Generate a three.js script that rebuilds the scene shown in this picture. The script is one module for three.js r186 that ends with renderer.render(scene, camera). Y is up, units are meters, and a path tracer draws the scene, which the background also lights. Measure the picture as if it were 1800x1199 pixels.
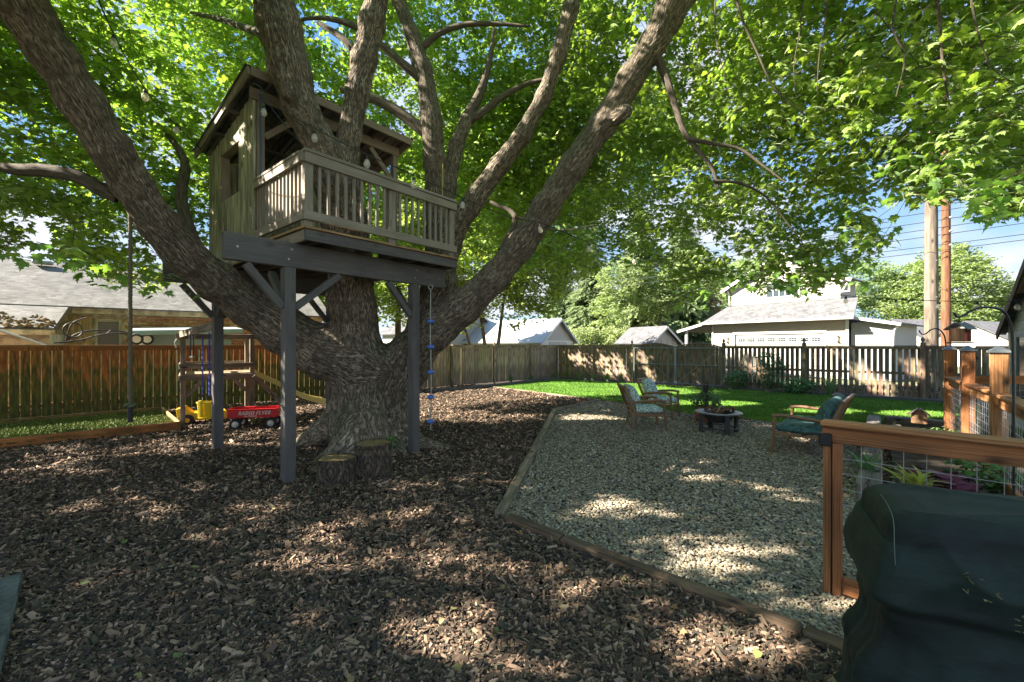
import * as THREE from 'three';
import { mergeGeometries } from 'three/addons/utils/BufferGeometryUtils.js';
import { ImprovedNoise } from 'three/addons/math/ImprovedNoise.js';
import { FontLoader } from 'three/addons/loaders/FontLoader.js';
import { TextGeometry } from 'three/addons/geometries/TextGeometry.js';

// ------------------------------------------------------------------ camera, sky, sun, exposure
const scene = new THREE.Scene();
const FOCAL = 750, EYE = 1.8, HORIZON = 606;
const camera = new THREE.PerspectiveCamera(2 * Math.atan(599.5 / FOCAL) * 180 / Math.PI, 1800 / 1199, 0.05, 600);
camera.position.set(0, EYE, 0);
camera.lookAt(0, EYE, -10);
camera.setViewOffset(1800, 1199, 0, -6.5, 1800, 1199);
scene.add(camera);
const SUN = new THREE.Vector3(-0.80, 0.585, 0.06).normalize();
const sun = new THREE.DirectionalLight(new THREE.Color(1.0, 0.91, 0.78), 3.4);
sun.position.copy(SUN).multiplyScalar(60);
sun.castShadow = true; sun.shadow.mapSize.set(4096, 4096);
Object.assign(sun.shadow.camera, { left: -40, right: 40, top: 40, bottom: -40, near: 1, far: 150 });
scene.add(sun); scene.add(sun.target);
const EXPOSURE = 8.4;
const noise = new ImprovedNoise();
function N(x, y, z) { return noise.noise(x + 31.7, y + 17.3, z + 5.1); }
function fbm(x, y, z, o = 4) { let a = 0, s = 1, f = 1; for (let i = 0; i < o; i++) { a += s * N(x * f, y * f, z * f); s *= 0.5; f *= 2.03; } return a; }
function smooth(a, b, x) { const t = Math.min(1, Math.max(0, (x - a) / (b - a))); return t * t * (3 - 2 * t); }
{
  const W = 1024, Hh = 512, data = new Float32Array(W * Hh * 4);
  for (let j = 0; j < Hh; j++) for (let i = 0; i < W; i++) {
    const phi = ((i + 0.5) / W - 0.5) * 2 * Math.PI, th = ((j + 0.5) / Hh - 0.5) * Math.PI;
    const x = Math.cos(phi) * Math.cos(th), y = Math.sin(th), z = Math.sin(phi) * Math.cos(th);
    const e = Math.max(0, y);
    const t = Math.pow(1 - e, 3.2);
    let c = [0.024 + 0.068 * t, 0.060 + 0.068 * t, 0.128 + 0.022 * t];
    const q = 1.6 / (e + 0.35);
    let cl = smooth(-0.12, 0.5, fbm(x * q * 1.2 + 2, y * 2.0, z * q * 1.2 + 7, 5) + 0.42 * t);
    cl *= 0.9;
    const cc = [0.130, 0.134, 0.145];
    c = c.map((v, k) => v + (cc[k] - v) * cl);
    if (y < 0) c = [0.08, 0.09, 0.07];
    data.set([c[0], c[1], c[2], 1], (j * W + i) * 4);
  }
  const tex = new THREE.DataTexture(data, W, Hh, THREE.RGBAFormat, THREE.FloatType);
  tex.mapping = THREE.EquirectangularReflectionMapping; tex.magFilter = THREE.LinearFilter; tex.minFilter = THREE.LinearFilter; tex.wrapS = THREE.RepeatWrapping; tex.needsUpdate = true;
  scene.background = tex; scene.environment = tex;
}
const renderer = new THREE.WebGLRenderer({ antialias: true });
renderer.setSize(1024, 682);
renderer.toneMapping = THREE.LinearToneMapping;
renderer.toneMappingExposure = EXPOSURE;
renderer.shadowMap.enabled = true;

// ------------------------------------------------------------------ helpers
function rng(seed) { let a = seed >>> 0; return () => { a = (a + 0x6D2B79F5) >>> 0; let t = a; t = Math.imul(t ^ (t >>> 15), t | 1); t ^= t + Math.imul(t ^ (t >>> 7), t | 61); return ((t ^ (t >>> 14)) >>> 0) / 4294967296; }; }
const rand = rng(7);
const R = (a, b, f = rand) => a + (b - a) * f();
const V3 = (x, y, z) => new THREE.Vector3(x, y, z);
const P = (px, py, d) => V3((px - 900) / FOCAL * d, EYE - (py - HORIZON) / FOCAL * d, -d);   // a point at depth d
const G = (px, py) => { const d = FOCAL * EYE / (py - HORIZON); return V3((px - 900) / FOCAL * d, 0, -d); }; // on the ground
const used = {};
function numbered(name) { const n = used[name] = (used[name] ?? -1) + 1; return n ? `${name}_${String(n).padStart(3, '0')}` : name; }
const shade = (m) => { m.castShadow = true; m.receiveShadow = true; return m; };
function tag(o, label, category, group, kind) {
  if (label) o.userData.label = label;
  if (category) o.userData.category = category;
  if (group) o.userData.group = group;
  if (kind) o.userData.kind = kind;
  return o;
}
function thing(name, label, category, pos = V3(0, 0, 0), turn = 0, group) {
  const o = new THREE.Group(); o.name = numbered(name); o.position.copy(pos); o.rotation.y = turn; scene.add(o);
  return tag(o, label, category, group);
}
function part(name, geo, mat, parent, label) {
  if (Array.isArray(geo)) geo = merge(geo);
  const m = shade(new THREE.Mesh(geo, mat)); m.name = name; parent.add(m);
  if (label) m.userData.label = label;
  return m;
}
function merge(list) {
  const all = list.map((g) => { const n = g.index ? g.toNonIndexed() : g.clone(); for (const k of Object.keys(n.attributes)) if (!['position', 'normal', 'uv'].includes(k)) n.deleteAttribute(k); if (!n.attributes.uv) n.setAttribute('uv', new THREE.BufferAttribute(new Float32Array(n.attributes.position.count * 2), 2)); return n; });
  return mergeGeometries(all);
}
function single(name, geo, mat, label, category, group) {                 // a thing that is one mesh, origin at its base
  if (Array.isArray(geo)) geo = merge(geo);
  geo.computeBoundingBox(); const b = geo.boundingBox, c = V3((b.min.x + b.max.x) / 2, b.min.y, (b.min.z + b.max.z) / 2);
  geo.translate(-c.x, -c.y, -c.z);
  const m = shade(new THREE.Mesh(geo, mat)); m.name = numbered(name); m.position.copy(c); scene.add(m);
  return tag(m, label, category, group);
}
function ground(name, geo, mat) { const m = shade(new THREE.Mesh(geo, mat)); m.name = name; m.userData.kind = 'structure'; scene.add(m); return m; }
function copyOf(o, name, label, pos, turn) { const c = o.clone(); c.name = numbered(name); scene.add(c); if (pos) c.position.copy(pos); if (turn !== undefined) c.rotation.y = turn; c.userData = { ...o.userData }; if (label) c.userData.label = label; return c; }
const away = (geo, o) => geo.translate(-o.x, -o.y, -o.z);

// chamfered box, uv in metres with u along the longest side
function cb(w, h, d, c = 0.004) {
  const X = [w / 2, h / 2, d / 2]; c = Math.min(c, w / 3, h / 3, d / 3);
  const pos = [], nor = [], uv = [];
  const L = w >= h && w >= d ? 0 : h >= d ? 1 : 2, ou = rand() * 3, ov = rand() * 3;
  const tri = (a, b, e) => {
    const A = V3(...a), B = V3(...b), C = V3(...e), n = B.clone().sub(A).cross(C.clone().sub(A)).normalize();
    const mid = A.clone().add(B).add(C); let p = [a, b, e]; if (n.dot(mid) < 0) { n.negate(); p = [a, e, b]; }
    const an = [Math.abs(n.x), Math.abs(n.y), Math.abs(n.z)], k = an.indexOf(Math.max(...an));
    for (const q of p) { pos.push(...q); nor.push(n.x, n.y, n.z); if (k !== L) { const o = 3 - k - L; uv.push(q[L] + ou, q[o] + ov + k * 0.37); } else { const o = [0, 1, 2].filter((i) => i !== L); uv.push(q[o[0]] * 0.2 + ou, q[o[1]] + ov); } }
  };
  const quad = (a, b, e, f) => { tri(a, b, e); tri(a, e, f); };
  for (let k = 0; k < 3; k++) {
    const i = (k + 1) % 3, j = (k + 2) % 3;
    for (const s of [-1, 1]) { const q = (si, sj) => { const p = []; p[k] = s * X[k]; p[i] = si * (X[i] - c); p[j] = sj * (X[j] - c); return p; }; quad(q(-1, -1), q(1, -1), q(1, 1), q(-1, 1)); }
    for (const si of [-1, 1]) for (const sj of [-1, 1]) {
      const q = (e, f) => { const p = []; p[k] = e * (X[k] - c); p[i] = si * (f ? X[i] - c : X[i]); p[j] = sj * (f ? X[j] : X[j] - c); return p; };
      quad(q(-1, 0), q(1, 0), q(1, 1), q(-1, 1));
    }
  }
  for (const a of [-1, 1]) for (const b of [-1, 1]) for (const e of [-1, 1]) tri([a * X[0], b * (X[1] - c), e * (X[2] - c)], [a * (X[0] - c), b * X[1], e * (X[2] - c)], [a * (X[0] - c), b * (X[1] - c), e * X[2]]);
  const g = new THREE.BufferGeometry();
  g.setAttribute('position', new THREE.Float32BufferAttribute(pos, 3)); g.setAttribute('normal', new THREE.Float32BufferAttribute(nor, 3)); g.setAttribute('uv', new THREE.Float32BufferAttribute(uv, 2));
  return g;
}
const box = (x0, x1, y0, y1, z0, z1, c) => cb(Math.abs(x1 - x0), Math.abs(y1 - y0), Math.abs(z1 - z0), c).translate((x0 + x1) / 2, (y0 + y1) / 2, (z0 + z1) / 2);
function bar(p0, p1, w, h, c, up = V3(0, 1, 0)) {                             // h along up, w across
  const dir = p1.clone().sub(p0), len = dir.length(); dir.normalize();
  if (Math.abs(dir.dot(up)) > 0.98) up = V3(1, 0, 0);
  const z = dir.clone().cross(up).normalize(), y = z.clone().cross(dir);
  return cb(len, h, w, c).applyMatrix4(new THREE.Matrix4().makeBasis(dir, y, z).setPosition(p0.clone().add(p1).multiplyScalar(0.5)));
}
function tube(pts, r, seg = 24, rad = 6, curve = true) {
  const c = curve ? new THREE.CatmullRomCurve3(pts) : (() => { const q = new THREE.CurvePath(); for (let i = 1; i < pts.length; i++) q.add(new THREE.LineCurve3(pts[i - 1], pts[i])); return q; })();
  return new THREE.TubeGeometry(c, seg, r, rad, false);
}
function taper(pts, radii, seg = 20, rad = 7) {
  const c = new THREE.CatmullRomCurve3(pts), g = new THREE.TubeGeometry(c, seg, 1, rad, false), p = g.attributes.position;
  for (let i = 0; i <= seg; i++) { const o = c.getPointAt(i / seg), t = i / seg * (radii.length - 1), k = Math.min(radii.length - 2, Math.floor(t)), r = radii[k] + (radii[k + 1] - radii[k]) * (t - k); for (let j = 0; j <= rad; j++) { const n = i * (rad + 1) + j; p.setXYZ(n, o.x + (p.getX(n) - o.x) * r, o.y + (p.getY(n) - o.y) * r, o.z + (p.getZ(n) - o.z) * r); } }
  return g;
}
const lathe = (pts, n = 20) => new THREE.LatheGeometry(pts.map(([x, y]) => new THREE.Vector2(x, y)), n);
const swapUV = (g) => { const u = g.attributes.uv; for (let i = 0; i < u.count; i++) u.setXY(i, u.getY(i) * 8, u.getX(i) * 1.2); return g; };
const inside = (poly, x, y) => { let c = false; for (let i = 0, j = poly.length - 1; i < poly.length; j = i++) { const [xi, yi] = poly[i], [xj, yj] = poly[j]; if ((yi > y) !== (yj > y) && x < (xj - xi) * (y - yi) / (yj - yi) + xi) c = !c; } return c; };
function sheet(poly, y) { const g = new THREE.ShapeGeometry(new THREE.Shape(poly.map(([x, d]) => new THREE.Vector2(x, d)))); g.rotateX(-Math.PI / 2); g.translate(0, y, 0); const p = g.attributes.position, u = g.attributes.uv; for (let i = 0; i < p.count; i++) u.setXY(i, p.getX(i), p.getZ(i)); return g; }

// ------------------------------------------------------------------ textures and materials
function tex(w, h, f, srgb = true, wrap = THREE.MirroredRepeatWrapping) {
  const d = new Uint8Array(w * h * 4);
  for (let j = 0; j < h; j++) for (let i = 0; i < w; i++) { const c = f(i / w, j / h); d.set([c[0], c[1], c[2], c[3] ?? 1].map((v) => Math.max(0, Math.min(255, v * 255))), (j * w + i) * 4); }
  const t = new THREE.DataTexture(d, w, h); t.magFilter = THREE.LinearFilter; t.minFilter = THREE.LinearMipmapLinearFilter; t.generateMipmaps = true; t.wrapS = t.wrapT = wrap; if (srgb) t.colorSpace = THREE.SRGBColorSpace; t.needsUpdate = true; return t;
}
const rep = (t, u, v) => { const c = t.clone(); c.repeat.set(u, v); c.needsUpdate = true; return c; };
const grain = (seed, strong) => tex(512, 256, (u, v) => {
  const w = fbm(u * 1.5, v * 3, seed, 2) * 0.25, l = fbm(u * 2.5 + w, v * 46 + w * 8, seed + 3, 3), big = fbm(u * 3, v * 4, seed + 9, 3), fine = fbm(u * 9, v * 110, seed + 5, 2);
  let k = 0.80 + strong * (0.20 * l + 0.20 * big + 0.10 * fine);
  const kx = Math.hypot((u - 0.31) * 14, (v - 0.4) * 7), ky = Math.hypot((u - 0.78) * 16, (v - 0.7) * 8); k *= 1 - 0.5 * strong * (Math.exp(-kx * kx * 5) + Math.exp(-ky * ky * 6));
  return [k, k * (1 - 0.02 * strong), k * (1 - 0.05 * strong)];
});
const grainA = rep(grain(1, 1), 0.55, 2.2), grainB = rep(grain(40, 0.45), 0.55, 2.2), grainW = rep(grain(80, 1.2), 0.55, 2.2);
const bumpA = rep(tex(512, 256, (u, v) => { const k = 0.5 + 0.35 * fbm(u * 2.5, v * 60, 3, 3) + 0.2 * fbm(u * 8, v * 140, 9, 2); return [k, k, k]; }, false), 0.55, 2.2);
const blotch = tex(256, 256, (u, v) => { const k = 0.82 + 0.28 * fbm(u * 5, v * 5, 2, 5) + 0.12 * fbm(u * 40, v * 40, 8, 2); return [k, k, k]; });
const fineBump = tex(256, 256, (u, v) => { const k = 0.5 + 0.4 * fbm(u * 30, v * 30, 6, 3); return [k, k, k]; }, false);
const C = (r, g, b) => new THREE.Color().setRGB(r, g, b);
const wood = (r, g, b, kind = grainA, rough = 0.85, bump = 0.004) => new THREE.MeshStandardMaterial({ color: C(r, g, b), map: kind, bumpMap: bumpA, bumpScale: bump, roughness: rough });
const plain = (r, g, b, rough = 0.7, metal = 0, more = {}) => new THREE.MeshStandardMaterial({ color: C(r, g, b), roughness: rough, metalness: metal, ...more });
const mottled = (r, g, b, scale = 1, rough = 0.9, bump = 0.003) => new THREE.MeshStandardMaterial({ color: C(r, g, b), map: rep(blotch, scale, scale), bumpMap: rep(fineBump, scale * 2, scale * 2), bumpScale: bump, roughness: rough });
const M = {
  dark: wood(0.185, 0.172, 0.168, grainB, 0.75), taupe: wood(0.44, 0.385, 0.31, grainB, 0.75), siding: wood(0.56, 0.56, 0.41, grainW, 0.85, 0.006), trim: wood(0.45, 0.36, 0.27, grainB, 0.75),
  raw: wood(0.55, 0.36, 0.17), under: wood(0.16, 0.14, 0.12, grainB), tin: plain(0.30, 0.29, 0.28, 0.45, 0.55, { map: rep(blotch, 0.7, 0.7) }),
  red: [0, 1, 2].map((i) => wood(0.40 + 0.05 * i, 0.145 + 0.02 * i, 0.05 + 0.01 * i, grainW, 0.7)), post: wood(0.46, 0.19, 0.075, grainW, 0.7),
  steel: plain(0.35, 0.35, 0.36, 0.4, 0.8), black: plain(0.025, 0.025, 0.027, 0.45, 0.3), wire: plain(0.45, 0.45, 0.45, 0.45, 0.7), cable: plain(0.02, 0.02, 0.022, 0.6),
  glass: new THREE.MeshPhysicalMaterial({ color: C(0.97, 0.97, 0.95), roughness: 0.03, transmission: 1, thickness: 0, ior: 1.45 }), pane: plain(0.05, 0.07, 0.08, 0.08, 0, { envMapIntensity: 1 }),
  white: plain(0.62, 0.61, 0.58, 0.55), tie: wood(0.26, 0.24, 0.22, grainW, 0.95, 0.01), concrete: mottled(0.16, 0.18, 0.17, 0.8, 0.95, 0.004), rubber: plain(0.025, 0.026, 0.028, 0.8), terracotta: mottled(0.42, 0.17, 0.09, 2, 0.85),
};
const MOSS = [0, 1, 2, 3, 4].map((i) => {
  // cedar boards whose lower half has grown green and dark with damp
  const t = tex(128, 256, (u, v) => {
    const g = fbm(v * 3, u * 30, i * 5 + 1, 3), damp = smooth(0.95, 0.2, v + 0.5 * fbm(u * 4, v * 5, i * 9, 3) - 0.07 * i + 0.08), dark = 0.85 + 0.25 * g + 0.3 * fbm(u * 3, v * 6, i * 3 + 50, 3);
    const a = [0.62 - 0.05 * (i % 2), 0.36, 0.19], b = [0.30, 0.30, 0.12];
    return a.map((c, k) => (c + (b[k] - c) * damp) * dark * 1.12);
  }, true, THREE.ClampToEdgeWrapping);
  return new THREE.MeshStandardMaterial({ map: t, bumpMap: bumpA, bumpScale: 0.003, roughness: 0.85 });
});
const GREYB = [0, 1, 2, 3].map((i) => wood(0.44 + 0.05 * (i % 3), 0.34 + 0.035 * (i % 3), 0.225 + 0.022 * i, grainW));
const DARKB = [0, 1, 2, 3].map((i) => wood(0.30 + 0.035 * (i % 3), 0.245 + 0.025 * (i % 2), 0.155 + 0.014 * i, grainW));

// ------------------------------------------------------------------ the ground
const K1 = [-0.13, 4.41], K2 = [1.16, 11.6], K3 = [2.8, 13.6];
const gravelPoly = [K1, K2, K3, [3.57, 12.7], [4.46, 11.15], [5.73, 10.0], [6.9, 9.35], [8.0, 9.45], [3.95, 4.75], [3.9, 2.0], [2.4, 2.0], [1.92, 2.48]];
const lawnPoly = [[-0.83, 17.8], [1.0, 15.7], K3, [3.57, 12.7], [4.46, 11.15], [5.73, 10.0], [6.9, 9.35], [8.1, 9.7], [10, 8.2], [13, 9], [15.6, 11.2], [13.0, 13.0], [8.3, 17.2], [5.4, 19.8], [2.5, 22.0], [1.2, 20.8], [-0.3, 18.7]];
const sandPoly = [[-6.97, 8.94], [-9.08, 11.07], [-13.2, 7.0], [-11.0, 5.4]];
const bedPoly = [[4.2, 4.6], [8.2, 9.4], [9.0, 8.6], [8.1, 7.7], [4.4, 3.4], [3.6, 2.6], [3.3, 3.2]];
ground('terrain', (() => { const g = new THREE.PlaneGeometry(700, 700).rotateX(-Math.PI / 2).translate(0, -0.03, -150); const u = g.attributes.uv; for (let i = 0; i < u.count; i++) u.setXY(i, u.getX(i) * 700, u.getY(i) * 700); return g; })(), mottled(0.16, 0.17, 0.075, 0.23, 1));
const mulch = ground('mulch_ground', (() => {
  const g = new THREE.PlaneGeometry(34, 30, 170, 150).rotateX(-Math.PI / 2).translate(-4, 0, -9), p = g.attributes.position, u = g.attributes.uv;
  for (let i = 0; i < p.count; i++) { u.setXY(i, p.getX(i), p.getZ(i)); p.setY(i, -0.012); }
  return g;
})(), mottled(0.045, 0.030, 0.02, 1.7, 1, 0.03));
const gravel = ground('gravel_patio', sheet(gravelPoly, -0.003), mottled(0.14, 0.12, 0.085, 2.1, 1, 0.03));
const lawn = ground('lawn', sheet(lawnPoly, 0.004), mottled(0.055, 0.115, 0.022, 0.9, 1, 0.03));
ground('planting_bed', sheet(bedPoly, 0.07), mottled(0.10, 0.075, 0.05, 1.5, 1, 0.04));

function instanced(name, geo, mat, mats, parent, colors) {
  const m = new THREE.InstancedMesh(geo, mat, mats.length); mats.forEach((x, i) => m.setMatrixAt(i, x)); if (colors) colors.forEach((c, i) => m.setColorAt(i, c));
  m.name = name; m.userData.kind = 'stuff'; shade(m); (parent ?? scene).add(m); return m;
}
const mat4 = (p, e, s) => new THREE.Matrix4().compose(p, new THREE.Quaternion().setFromEuler(e), s);
// bark chips: nearest 300 as parts, the rest as one mass
{
  const r = rng(11), g = new THREE.BoxGeometry(1, 1, 1, 2, 1, 1), p = g.attributes.position;
  const sh = {}; for (let i = 0; i < p.count; i++) { const k = [p.getX(i), p.getY(i), p.getZ(i)].map((v) => v.toFixed(2)).join(); sh[k] ??= [R(-.16, .16, r), R(-.3, .3, r), R(-.22, .22, r)]; const q = sh[k], x = p.getX(i), taperK = 1 - 0.75 * Math.abs(x); p.setXYZ(i, x + q[0], (p.getY(i) + q[1]) * (0.5 + taperK * 0.5), (p.getZ(i) + q[2]) * (0.45 + taperK * 0.55)); }
  const gg = g.toNonIndexed(); gg.computeVertexNormals();
  const chips = [];
  const tones = [[.085, .058, .038], [.058, .043, .03], [.15, .096, .063], [.24, .158, .104], [.035, .028, .021], [.11, .07, .045], [.075, .066, .04], [.36, .245, .165]];
  const add = (x, d, s) => { if (inside(gravelPoly, x, d) || inside(lawnPoly, x, d) || inside(sandPoly, x, d) || inside(bedPoly, x, d)) return; const w = R(.15, .44, r), th = R(.12, .3, r); chips.push({ d: Math.hypot(x, d), m: mat4(V3(x, 0.012 + 0.024 * r() + 0.018 * fbm(x * 1.3, d * 1.3, 4, 2), -d), new THREE.Euler(R(-.8, .8, r), R(0, 6.28, r), R(-.5, .5, r)), V3(s, s * th, s * w)), c: C(...tones[Math.floor(r() * tones.length)]).multiplyScalar(R(.75, 1.2, r)) }); };
  for (let i = 0; i < 300000; i++) { const d = 1.9 + 17 * Math.pow(r(), 1.75), x = R(-1.3, 1.05, r) * d, s = R(.016, .06, r) * (0.72 + 0.05 * d); if (d > 14 && x < -4) continue; add(x, d, s * (r() < .05 ? 1.9 : 1)); }
  chips.sort((a, b) => a.d - b.d);
  const near = chips.filter((c) => { const e = c.m.elements, x = e[12], d = -e[14]; return Math.abs(x / d) < 1.15 && d < 3.2 && d > 2.32 && !(x / d > .72); });
  const picked = new Set(near.filter((c) => { const e = c.m.elements; return Math.hypot(e[0], e[1], e[2]) > .045; }).slice(0, 290));
  const cm = tones.map((t) => new THREE.MeshStandardMaterial({ color: C(...t), roughness: 0.95 }));
  let k = 0; for (const c of picked) { const m = part('bark_chip', gg, cm[k++ % cm.length], mulch); m.applyMatrix4(c.m); }
  const rest = chips.filter((c) => !picked.has(c));
  instanced('bark_chips', gg, new THREE.MeshStandardMaterial({ roughness: 0.95 }), rest.map((c) => c.m), mulch, rest.map((c) => c.c));
}
// river pebbles of the patio
{
  const r = rng(12), g = new THREE.IcosahedronGeometry(0.5, 1), p = g.attributes.position;
  for (let i = 0; i < p.count; i++) { const v = V3().fromBufferAttribute(p, i), k = 1 + 0.22 * N(v.x * 2.5, v.y * 2.5, v.z * 2.5); p.setXYZ(i, v.x * k, v.y * k, v.z * k); }
  g.computeVertexNormals(); { const n = g.attributes.normal; for (let i = 0; i < p.count; i++) { const v = V3().fromBufferAttribute(p, i).normalize(); n.setXYZ(i, v.x, v.y, v.z); } }
  const tones = [[.31, .265, .18], [.245, .215, .15], [.37, .325, .235], [.17, .15, .11], [.30, .235, .155], [.24, .215, .175], [.47, .42, .315], [.26, .19, .125]];
  const list = [];
  for (let i = 0; i < 230000; i++) {
    const d = 1.95 + 11.7 * Math.pow(r(), 1.5), x = R(-0.2, 1.32, r) * d; if (!inside(gravelPoly, x, d)) continue;
    const s = R(.010, .035, r) * (0.8 + 0.045 * d);
    list.push({ d, x, s, m: mat4(V3(x, 0.006 + 0.022 * r(), -d), new THREE.Euler(R(-.3, .3, r), R(0, 6.28, r), R(-.3, .3, r)), V3(s * R(.9, 1.35, r), s * R(.45, .75, r), s * R(.8, 1, r))), c: C(...tones[Math.floor(r() * tones.length)]).multiplyScalar(R(.8, 1.1, r)) });
  }
  const near = list.filter((c) => c.d > 2.3 && c.x / c.d < .8 && c.s > .027).sort((a, b) => a.d - b.d).slice(0, 290), set = new Set(near);
  const cm = tones.map((t) => new THREE.MeshStandardMaterial({ color: C(...t), roughness: 0.8 }));
  near.forEach((c, i) => part('pebble', g, cm[i % cm.length], gravel).applyMatrix4(c.m));
  const rest = list.filter((c) => !set.has(c));
  instanced('pebbles', g, new THREE.MeshStandardMaterial({ roughness: 0.8 }), rest.map((c) => c.m), gravel, rest.map((c) => c.c));
}
{ // leaves that have fallen
  const r = rng(61), g = new THREE.CircleGeometry(.035, 6); g.rotateX(-1.57); { const p = g.attributes.position; for (let i = 0; i < p.count; i++) p.setXYZ(i, p.getX(i) * (i % 2 ? .55 : 1), .006 * (i % 3), p.getZ(i) * .8); g.computeVertexNormals(); }
  const ms = [], cs = []; for (let i = 0; i < 170; i++) { const d = 2 + 9 * r(), x = R(-1.2, .7, r) * d; ms.push(mat4(V3(x, .045, -d), new THREE.Euler(R(-.5, .5, r), r() * 6.28, R(-.5, .5, r)), V3(R(.5, 1.2, r), 1, R(.5, 1.2, r)))); cs.push(C(...[[.12, .15, .04], [.24, .20, .07], [.20, .12, .05], [.22, .15, .07]][Math.floor(r() * 4)])); }
  instanced('fallen_leaves', g, plain(1, 1, 1, .8, 0, { side: THREE.DoubleSide }), ms, mulch, cs);
}
// grass
function tuftGeo(n, h, w, seed, lean = .5) {
  const r = rng(seed), pos = [];
  for (let i = 0; i < n; i++) { const a = r() * 6.28, b = r() * 6.28, x = R(-.05, .05, r), z = R(-.05, .05, r), hh = h * R(.6, 1.1, r), l = lean * hh * r(), cx = Math.cos(a) * w, cz = Math.sin(a) * w, lx = Math.cos(b) * l, lz = Math.sin(b) * l; pos.push(x - cx, 0, z - cz, x + cx, 0, z + cz, x + lx * .4 + cx * .7, hh * .6, z + lz * .4 + cz * .7, x - cx, 0, z - cz, x + lx * .4 + cx * .7, hh * .6, z + lz * .4 + cz * .7, x + lx, hh, z + lz); }
  const g = new THREE.BufferGeometry(); g.setAttribute('position', new THREE.Float32BufferAttribute(pos, 3)); g.computeVertexNormals(); return g;
}
const leafy = (r, g, b, t = 0.4) => new THREE.MeshPhysicalMaterial({ color: C(r, g, b), roughness: 1, transmission: t, thickness: 0, side: THREE.DoubleSide });
{
  const r = rng(13), tuft = tuftGeo(9, .055, .004, 5, .9), a = [], ca = [], b = [], cbb = [];
  for (let i = 0; i < 60000; i++) { const x = R(-1, 15.6, r), d = R(8.2, 22, r); if (!inside(lawnPoly, x, d)) continue; const s = R(.8, 1.5, r); a.push(mat4(V3(x, 0, -d), new THREE.Euler(0, r() * 6.28, 0), V3(s * 1.5, s, s * 1.5))); ca.push(C(.13, .27, .03).multiplyScalar(R(.7, 1.2, r) * (1 + 0.3 * fbm(x * .8, d * .8, 3, 3)))); }
  const m1 = instanced('grass', tuft, plain(1, 1, 1, .9, 0, { side: THREE.DoubleSide }), a, null, ca); m1.userData.label = 'short bright green lawn grass before the back fence';
  for (let i = 0; i < 12000; i++) { const x = R(-13, -6.9, r), d = R(5.4, 11, r); if (!inside(sandPoly, x, d)) continue; const s = R(.8, 1.5, r); b.push(mat4(V3(x, .08, -d), new THREE.Euler(0, r() * 6.28, 0), V3(s * 1.5, s, s * 1.5))); cbb.push(C(.12, .16, .03).multiplyScalar(R(.6, 1.2, r))); }
  const m2 = instanced('grass', tuft, plain(1, 1, 1, .9, 0, { side: THREE.DoubleSide }), b, null, cbb); m2.name = 'rough_grass'; m2.userData.label = 'mossy rough grass inside the orange edged bed';
  ground('sand_bed', sheet(sandPoly, 0.07), mottled(0.09, 0.10, 0.035, 1.4, 1, 0.04));
}
// timber edges
const vd = ([x, d], y = 0) => V3(x, y, -d);
const lerp2 = (a, b, t) => [a[0] + (b[0] - a[0]) * t, a[1] + (b[1] - a[1]) * t];
function edging(label, a, b, w, h, cuts, mat, y = 0.02) {
  const o = vd(lerp2(a, b, .5)), t = thing('timber_edging', label, 'edging timber', o);
  for (let i = 1; i < cuts.length; i++) part('timber', away(bar(vd(lerp2(a, b, cuts[i - 1] + .002), y + R(-.006, .006)), vd(lerp2(a, b, cuts[i] - .002), y + R(-.006, .006)), w, h, .012), o), mat, t);
  return t;
}
const edgeWood = wood(0.36, 0.29, 0.21, grainW, 0.95, 0.008), edgeWood2 = wood(0.22, 0.15, 0.10, grainW, 0.95, 0.008), orange = wood(0.50, 0.21, 0.07, grainW);
edging('grey weathered timbers edging the left side of the gravel patio', K1, K2, .115, .10, [0, .3, .62, 1], edgeWood);
edging('long brown timbers edging the gravel nearest the covered grill', [-0.05, 4.36], [2.5, 1.94], .115, .10, [0, .2, .72, 1], edgeWood2);
edging('short timbers edging the far corner of the gravel beside the mulch', [1.2, 11.68], K3, .1, .09, [0, .5, 1], edgeWood);
edging('thin timber strip between mulch and the tip of the lawn', [-0.83, 17.8], [2.75, 13.65], .09, .08, [0, .5, 1], edgeWood);
edging('thin strip between gravel and lawn behind the patio chairs', [2.85, 13.55], [5.7, 10.05], .05, .06, [0, .34, .67, 1], edgeWood2);
edging('orange cedar board on the front of the grassy bed', [-11.0, 5.4], [-6.97, 8.94], .045, .2, [0, .5, 1], orange, .09);
edging('pale cedar board on the short right end of the grassy bed', [-6.97, 8.94], [-9.08, 11.07], .045, .2, [0, 1], wood(.5, .33, .12), .09);
edging('mossy board along the fence behind the grassy bed', [-9.08, 11.07], [-13.2, 7.0], .04, .2, [0, .5, 1], wood(.3, .2, .08), .09);
{ // dark edging of the bed along the back fences
  const pts = [[-3.2, 15.9], [-0.9, 18.0], [-0.3, 18.75], [1.3, 20.9], [2.5, 22.1], [5.3, 19.9]];
  const t = thing('bed_edging', 'dark low edging of the fern bed in the back corner', 'edging', vd(pts[2]));
  for (let i = 1; i < pts.length; i++) part('edging_strip', away(bar(vd(pts[i - 1], .06), vd(pts[i], .06), .09, .14, .01), t.position), M.dark, t);
  const p2 = [[8.35, 17.3], [10.6, 15.2], [12.0, 13.9], [14.6, 11.6]], t2 = thing('bed_edging', 'dark low edging below the slatted fence behind the lawn', 'edging', vd(p2[1]));
  for (let i = 1; i < p2.length; i++) part('edging_strip', away(bar(vd(p2[i - 1], .06), vd(p2[i], .06), .09, .14, .01), t2.position), M.dark, t2);
}
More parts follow.
